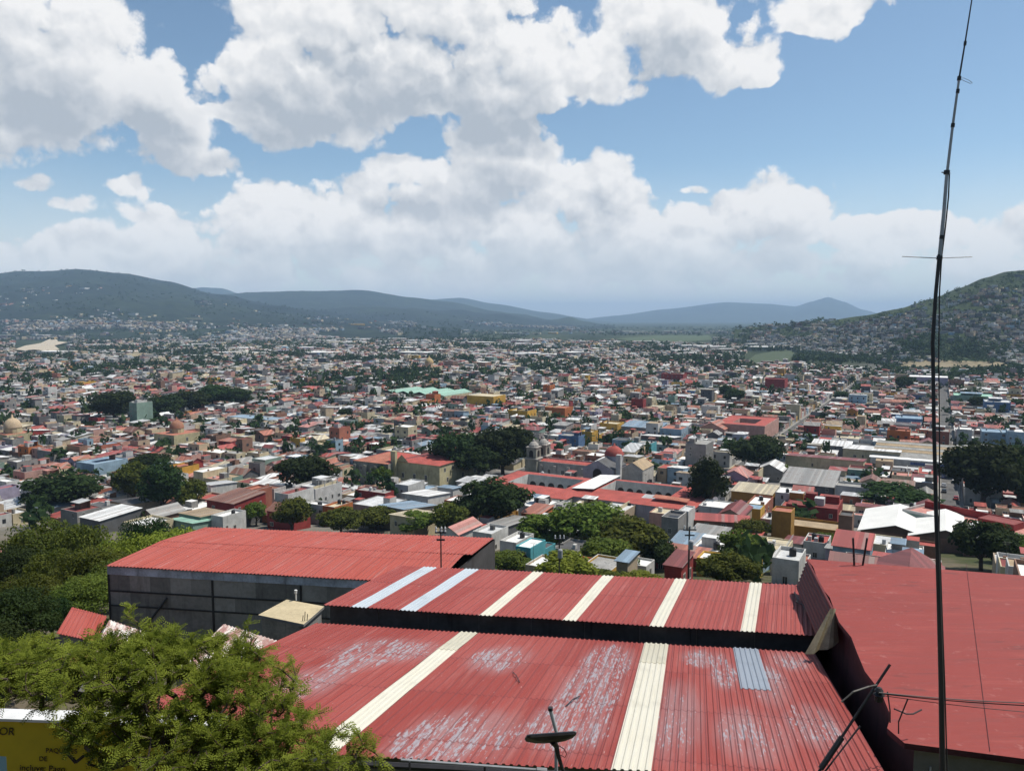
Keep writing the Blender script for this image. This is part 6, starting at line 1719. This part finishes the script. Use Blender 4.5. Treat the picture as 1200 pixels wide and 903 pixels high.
PW = ['grey']*12+['white']*6+['brick']*2+['beige']*5+['cream']*3+['dark grey']*8+['pale blue', 'salmon']
PR = ['grey']*12+['white']*8+['pale grey']*9+['rust']*1+['dark red']*1+['dark grey']*8+['tan']*3
on_range(RH, 2200, 880, 1300, 0.70, PW, PR, 7, 13, 1, -0.25)
on_range(RH, 160, 1050, 1300, 0.86, PW, PR, 7, 12, 2, 0.05)
on_range(RA, 1500, -60, 470, 0.17, PW, PR, 10, 20, 3, 0.02)
on_range(RB, 1300, 200, 700, 0.2, PW, PR, 12, 24, 4, 0.0)
to = town.build('town_houses'); tag(to, 'rest of the town, roof after roof out to the hills', None, None, 'stuff')
# streets between the blocks
def ribbon(name, pts, w, mat, lift=0.05):
    mb = MB(); prev = None
    for a, b in zip(pts, pts[1:]):
        a, b = Vector(a), Vector(b); d = (b-a).normalized(); n = Vector((-d.y, d.x, 0))*w/2
        q = [a-n, b-n, b+n, a+n]
        mb.face([(p.x, p.y, gz(p.x, p.y)+lift) for p in (q[0], q[1], q[2], q[3])][::-1], mat)
    o = mb.build(name); o['kind'] = 'structure'; return o
ASPH = paint('street asphalt', (0.085, 0.083, 0.08, 1), 0.9, 0.2, 0.7, 1.25)
WALK = paint('pavement concrete', (0.24, 0.23, 0.21, 1), 0.9, 0.3)
t1 = T0-1.5*BT
for i in range(-9, 4):
    s_ = S0+i*BS
    pts = [(*xy(s_, t), 0) for t in np.arange(T0-2*BT, T0+8*BT, 12) if xy(s_, t)[1] > 245]
    if len(pts) > 2:
        ribbon('pavement', pts, SW-0.2, WALK, 0.06); ribbon('street', pts, SW-3.2, ASPH, 0.10)
for j in range(-2, 8):
    t_ = T0+j*BT
    pts = [(*xy(s_, t_), 0) for s_ in np.arange(S0-9*BS, S0+4*BS, 12) if xy(s_, t_)[1] > 245]
    if len(pts) > 2: ribbon('street', pts, SW-3.2, ASPH, 0.14)
# cars on the straight street
def car_meshes():
    def sect(w0, w1, prof, mat):
        m_ = MB(); n = len(prof)
        L_ = [(x, -w, z) for (x, z), w in zip(prof, [w0]*n)]; R_ = [(x, w, z) for (x, z) in prof for w in [w0]]
        m_.face(L_[::-1], mat); m_.face(R_, mat)
        for i in range(n):
            j = (i+1) % n; m_.face([L_[i], L_[j], R_[j], R_[i]], mat)
        return m_
    return sect
CARC = [('white', (0.6, 0.6, 0.6, 1)), ('red', (0.3, 0.02, 0.02, 1)), ('silver', (0.35, 0.36, 0.38, 1)), ('dark blue', (0.02, 0.03, 0.10, 1)), ('black', (0.015, 0.015, 0.016, 1))]
CM = {}
sect = car_meshes()
for nm, c in CARC:
    m, t, bs = new_mat('car paint '+nm); bs.inputs['Roughness'].default_value = 0.3
    oc = t.n('ShaderNodeTexCoord').outputs['Object']; t.put(bs.inputs['Base Color'], t.mix(t.noise(oc, 3.0), scale_col(c, .85), scale_col(c, 1.1)))
    CM[nm] = sect(0.85, .85, [(-2.1, .35), (2.1, .35), (2.15, .7), (1.1, .85), (-1.9, .9), (-2.15, .75)], m).mesh('body'), sect(0.74, .74, [(-1.75, .9), (.95, .86), (.35, 1.38), (-1.3, 1.42)], GLASS).mesh('cabin'), sect(0.72, .72, [(-1.32, 1.42), (.36, 1.38), (.30, 1.45), (-1.25, 1.48)], m).mesh('roof')
m_ = MB(); m_.lathe([(0.01, -.1), (.31, -.1), (.31, .1), (0.01, .1)], BLACKP, 10); WHEEL = m_.mesh('wheel')
CW = ['first', 'second', 'third', 'fourth', 'fifth', 'sixth', 'seventh', 'eighth', 'ninth', 'tenth']
cc = {}
for k in range(10):
    t_ = T0-0.6*BT+k*13.0+rg.uniform(-2, 2); s_ = S0+(-2.0 if k % 3 else 2.0)
    x, y = xy(s_, t_); nm = CARC[(k*3+1) % 5][0]; cc[nm] = cc.get(nm, 0)+1
    c = thing('parked_car', f"{nm} car on the straight street, {'nearer' if cc[nm] == 1 else 'farther'} of the {nm} ones", 'car', (x, y, gz(x, y)+0.12), math.pi/2+GRZ, 'cars on the straight street')
    for part, me in zip(('body', 'cabin', 'roof'), CM[nm]):
        o = link(bpy.data.objects.new(part, me)); o.parent = c
    for wx in (-1.35, 1.35):
        for wy in (-.8, .8):
            o = link(bpy.data.objects.new('wheel', WHEEL)); o.parent = c; o.location = (wx, wy, .31); o.rotation_euler = (math.pi/2, 0, 0)
# ---- trees too many to count: town, valley and hill
def far_trees(name, items, label, per=26):
    rs = np.random.RandomState(5); Vs = []
    items = [q for q in items if not kept_clear(q[0], q[1], q[2]+q[4]*.5)]
    A = np.array(items)        # x y z r h
    n = len(A)
    d = rs.normal(size=(n, per, 3)); d /= np.linalg.norm(d, axis=2)[..., None]
    rr = rs.uniform(0.5, 1.0, (n, per))
    # two lobes per tree
    lob = rs.normal(size=(n, 3, 3))*0.34; li = rs.randint(0, 3, (n, per))
    c = lob[np.arange(n)[:, None], li]
    pos = c+d*rr[..., None]*0.72
    nor = d+rs.normal(size=d.shape)*0.5; nor /= np.linalg.norm(nor, axis=2)[..., None]
    a = np.cross(nor, rs.normal(size=nor.shape)); a /= np.linalg.norm(a, axis=2)[..., None]; b = np.cross(nor, a)
    sz = rs.uniform(0.22, 0.42, (n, per))
    a *= sz[..., None]; b *= (sz*0.75)[..., None]
    Q = np.stack([pos-a, pos-b, pos+a, pos+b], axis=2)     # n per 4 3
    Q[..., 0] *= A[:, 3][:, None, None]; Q[..., 1] *= A[:, 3][:, None, None]; Q[..., 2] *= (A[:, 4]*0.5)[:, None, None]
    Q[..., 0] += A[:, 0][:, None, None]; Q[..., 1] += A[:, 1][:, None, None]; Q[..., 2] += (A[:, 2]+A[:, 4]*0.55)[:, None, None]
    V = Q.reshape(-1, 3)
    o = link(bpy.data.objects.new(name, np_mesh(name, V, np.arange(len(V)).reshape(-1, 4), LF_FAR))); tag(o, label, None, None, 'stuff')
items = []
for (x, y, z, r) in treebits:
    for _ in range(rg.choice([1, 2, 3])): items.append((x+rg.uniform(-5, 5), y+rg.uniform(-5, 5), z, r*rg.uniform(.7, 1.2), rg.uniform(5, 10)))
def cluster(px, py, wpx, dep, n, rmin=4, rmax=8):
    c = on_land(px, py)
    for _ in range(n):
        y = c.y+rg.gauss(0, dep*.4); x = (px+rg.gauss(0, wpx*.36)-600)/FPX*y
        items.append((x, y, land_z(x, y), rg.uniform(rmin, rmax), rg.uniform(8, 15)))
for a in ((478,440,44,60,40),(536,424,44,70,40),(470,447,30,40,20),(420,424,60,90,50),(340,418,60,120,50),(800,424,110,110,110),(760,412,70,120,60),(850,432,60,60,40),(690,428,30,50,20),(640,436,30,50,20),(575,442,16,30,8),(25,440,36,40,20),(120,436,40,60,24),(170,432,60,50,40),(60,422,60,80,40),(240,424,60,70,36),(1130,445,60,40,40),(1180,440,60,40,50),(960,424,100,90,90),(1050,415,120,90,120),(1160,414,110,80,110),(900,412,80,120,70),(100,412,90,120,70),(200,416,90,120,60),(620,412,60,140,50),(560,410,60,140,50)):
    cluster(*a)
for k in range(3000):   # groves
    y = 700*math.exp(rg.random()*1.6); x = rg.uniform(-.74, .74)*y
    if mnoise.noise(Vector((x*0.005, y*0.0028, 21.0))) < 0.16: continue
    if not free(x*E2.x+y*E2.y, x*E2.x+y*E2.y+1, x*E1.x+y*E1.y, x*E1.x+y*E1.y+1): continue
    items.append((x, y, gz(x, y)+rg.uniform(0, 2), rg.uniform(3.0, 6.5), rg.uniform(7, 12)))
for k in range(1000):   # garden trees
    y = 380*math.exp(rg.random()*1.9); x = rg.uniform(-.74, .74)*y
    if not free(x*E2.x+y*E2.y, x*E2.x+y*E2.y+1, x*E1.x+y*E1.y, x*E1.x+y*E1.y+1): continue
    items.append((x, y, gz(x, y)+rg.uniform(0, 2), rg.uniform(2.2, 5.0), rg.uniform(5, 10)))
far_trees('garden_trees', items, 'trees of the far town gardens and groves', 34)
items = []
for k in range(4600):   # valley floor
    y = 1800*math.exp(rg.random()*1.25); x = rg.uniform(-.74, .40)*y
    if mnoise.noise(Vector((x*0.002, y*0.0015, 1.0))) < -0.12: continue
    items.append((x, y, land_z(x, y), rg.uniform(6, 13), rg.uniform(8, 15)))
for k in range(4600):   # right hill
    u = rg.uniform(870, 1320); t = rg.random()**1.2
    D_, F_ = RH['D'](u), RH['F'](u); y = F_-60+(D_-F_)*t; x = (u-600)/FPX*y
    if t > .62 and rg.random() < .55: continue
    items.append((x, y, range_z(RH, u, y) if t > .03 else gz(x, y), rg.uniform(2.5, 6.5), rg.uniform(4, 10)))
far_trees('woodland', items, 'woods of the valley floor and hillsides', 20)
# ---- street poles with their arms
pk = {}
for i in range(-8, 4):
    for j in range(-2, 3):
        for f in (0.03, 0.36, 0.69):
            s_, t_ = S0+i*BS+3.2, T0+(j+f)*BT
            x, y = xy(s_, t_); u, v = proj((x, y, gz(x, y)+8))
            if not (250 < y < 470 and 10 < u < 1190 and v < fg_top(u)) or rg.random() < .35: continue
            k, rl, dist = relation(x, y, u, v); pk.setdefault((rl, k), []).append((dist, x, y))
pm_ = MB(); pm_.tube([(0, 0, -1), (0, 0, 9)], [0.15, 0.10], paint('grey pole', (0.12, 0.115, 0.11, 1), .9), 7); POLE = pm_.mesh('shaft')
pm_ = MB(); pm_.box(-1.0, 1.0, -.06, .06, 8.3, 8.42, DSTEEL, True); ARM = pm_.mesh('crossarm')
pm_ = MB(); pm_.tube([(0, 0, 7.4), (0, -1.2, 7.8), (0, -1.7, 7.75)], 0.05, STEEL, 5); LAMPARM = pm_.mesh('lamp_arm')
for (rl, k), L in pk.items():
    L.sort()
    for q, (dist, x, y) in enumerate(L):
        pre = '' if len(L) == 1 else (ORD[min(q, 11)]+' nearest ' if q else 'nearest ')
        t_ = thing('street_pole', f"{pre}grey concrete street pole with lamp arm {rl} the {k}", 'pole', (x, y, gz(x, y)), GRZ+math.pi/2, 'street poles of the town')
        for nm, me in (('shaft', POLE), ('crossarm', ARM), ('lamp_arm', LAMPARM)):
            o = link(bpy.data.objects.new(nm, me)); o.parent = t_
# ---- utility poles rising behind the red roofs
def utility_pole(px, ptop, y, label, k=1.0, box=True):
    tp = at(px, ptop, y); g = gz(tp.x, y)
    t_ = thing('utility_pole', label, 'pole', (tp.x, y, min(g, tp.z-7)), 0, 'poles behind the raised red roof')
    m_ = MB(); m_.tube([Vector((tp.x, y, min(g, tp.z-7)-.5)), Vector((tp.x, y, tp.z))], [0.14*k, 0.09*k], paint('weathered pole', (0.05, 0.045, 0.04, 1), .9), 7); rel(t_, m_.build('pole'))
    for dz, L in ((-0.25, 0.75), (-0.7, 0.55)):
        m_ = MB(); m_.box(tp.x-L*k, tp.x+L*k, y-.16, y-.08, tp.z+dz, tp.z+dz+.1, DSTEEL, True); rel(t_, m_.build('crossarm'))
    for dx in (-.6*k, 0.05, .6*k):
        m_ = MB(); m_.lathe([(.01, tp.z-.15), (.07, tp.z-.15), (.04, tp.z), (.07, tp.z+.05), (.03, tp.z+.15), (.01, tp.z+.16)], WHITEP, 8, (tp.x+dx, y-.12)); rel(t_, m_.build('insulator'))
    if box:
        m_ = MB(); m_.lathe([(.01, tp.z-1.7), (.19, tp.z-1.7), (.2, tp.z-1.65), (.2, tp.z-1.05), (.14, tp.z-.97), (.01, tp.z-.95)], STEEL, 12, (tp.x+.05, y-.42)); rel(t_, m_.build('transformer'))
utility_pole(516.5, 619, 45.0, 'slim pole with small crossarms standing behind the raised roof, against the warehouse roof', 0.45, False)
utility_pole(655.5, 628, 62.0, 'pole with grey transformer in front of the leafy slope', 0.6)
utility_pole(808, 617, 60.0, 'pole with transformer beside the dull dark red shed roof', 0.7)
for y in (100.0,):
    for k, (a, b) in enumerate((((655, 629), (808, 618)),)):
        pts = [at(a[0]+(b[0]-a[0])*s, a[1]+(b[1]-a[1])*s+5*math.sin(math.pi*s), 62-2*s) for s in np.linspace(0, 1, 14)]
        simple('power_cable', 'thin black cable strung between the two transformer poles', 'cable', pts, 0.014, BLACKP, None, 4)
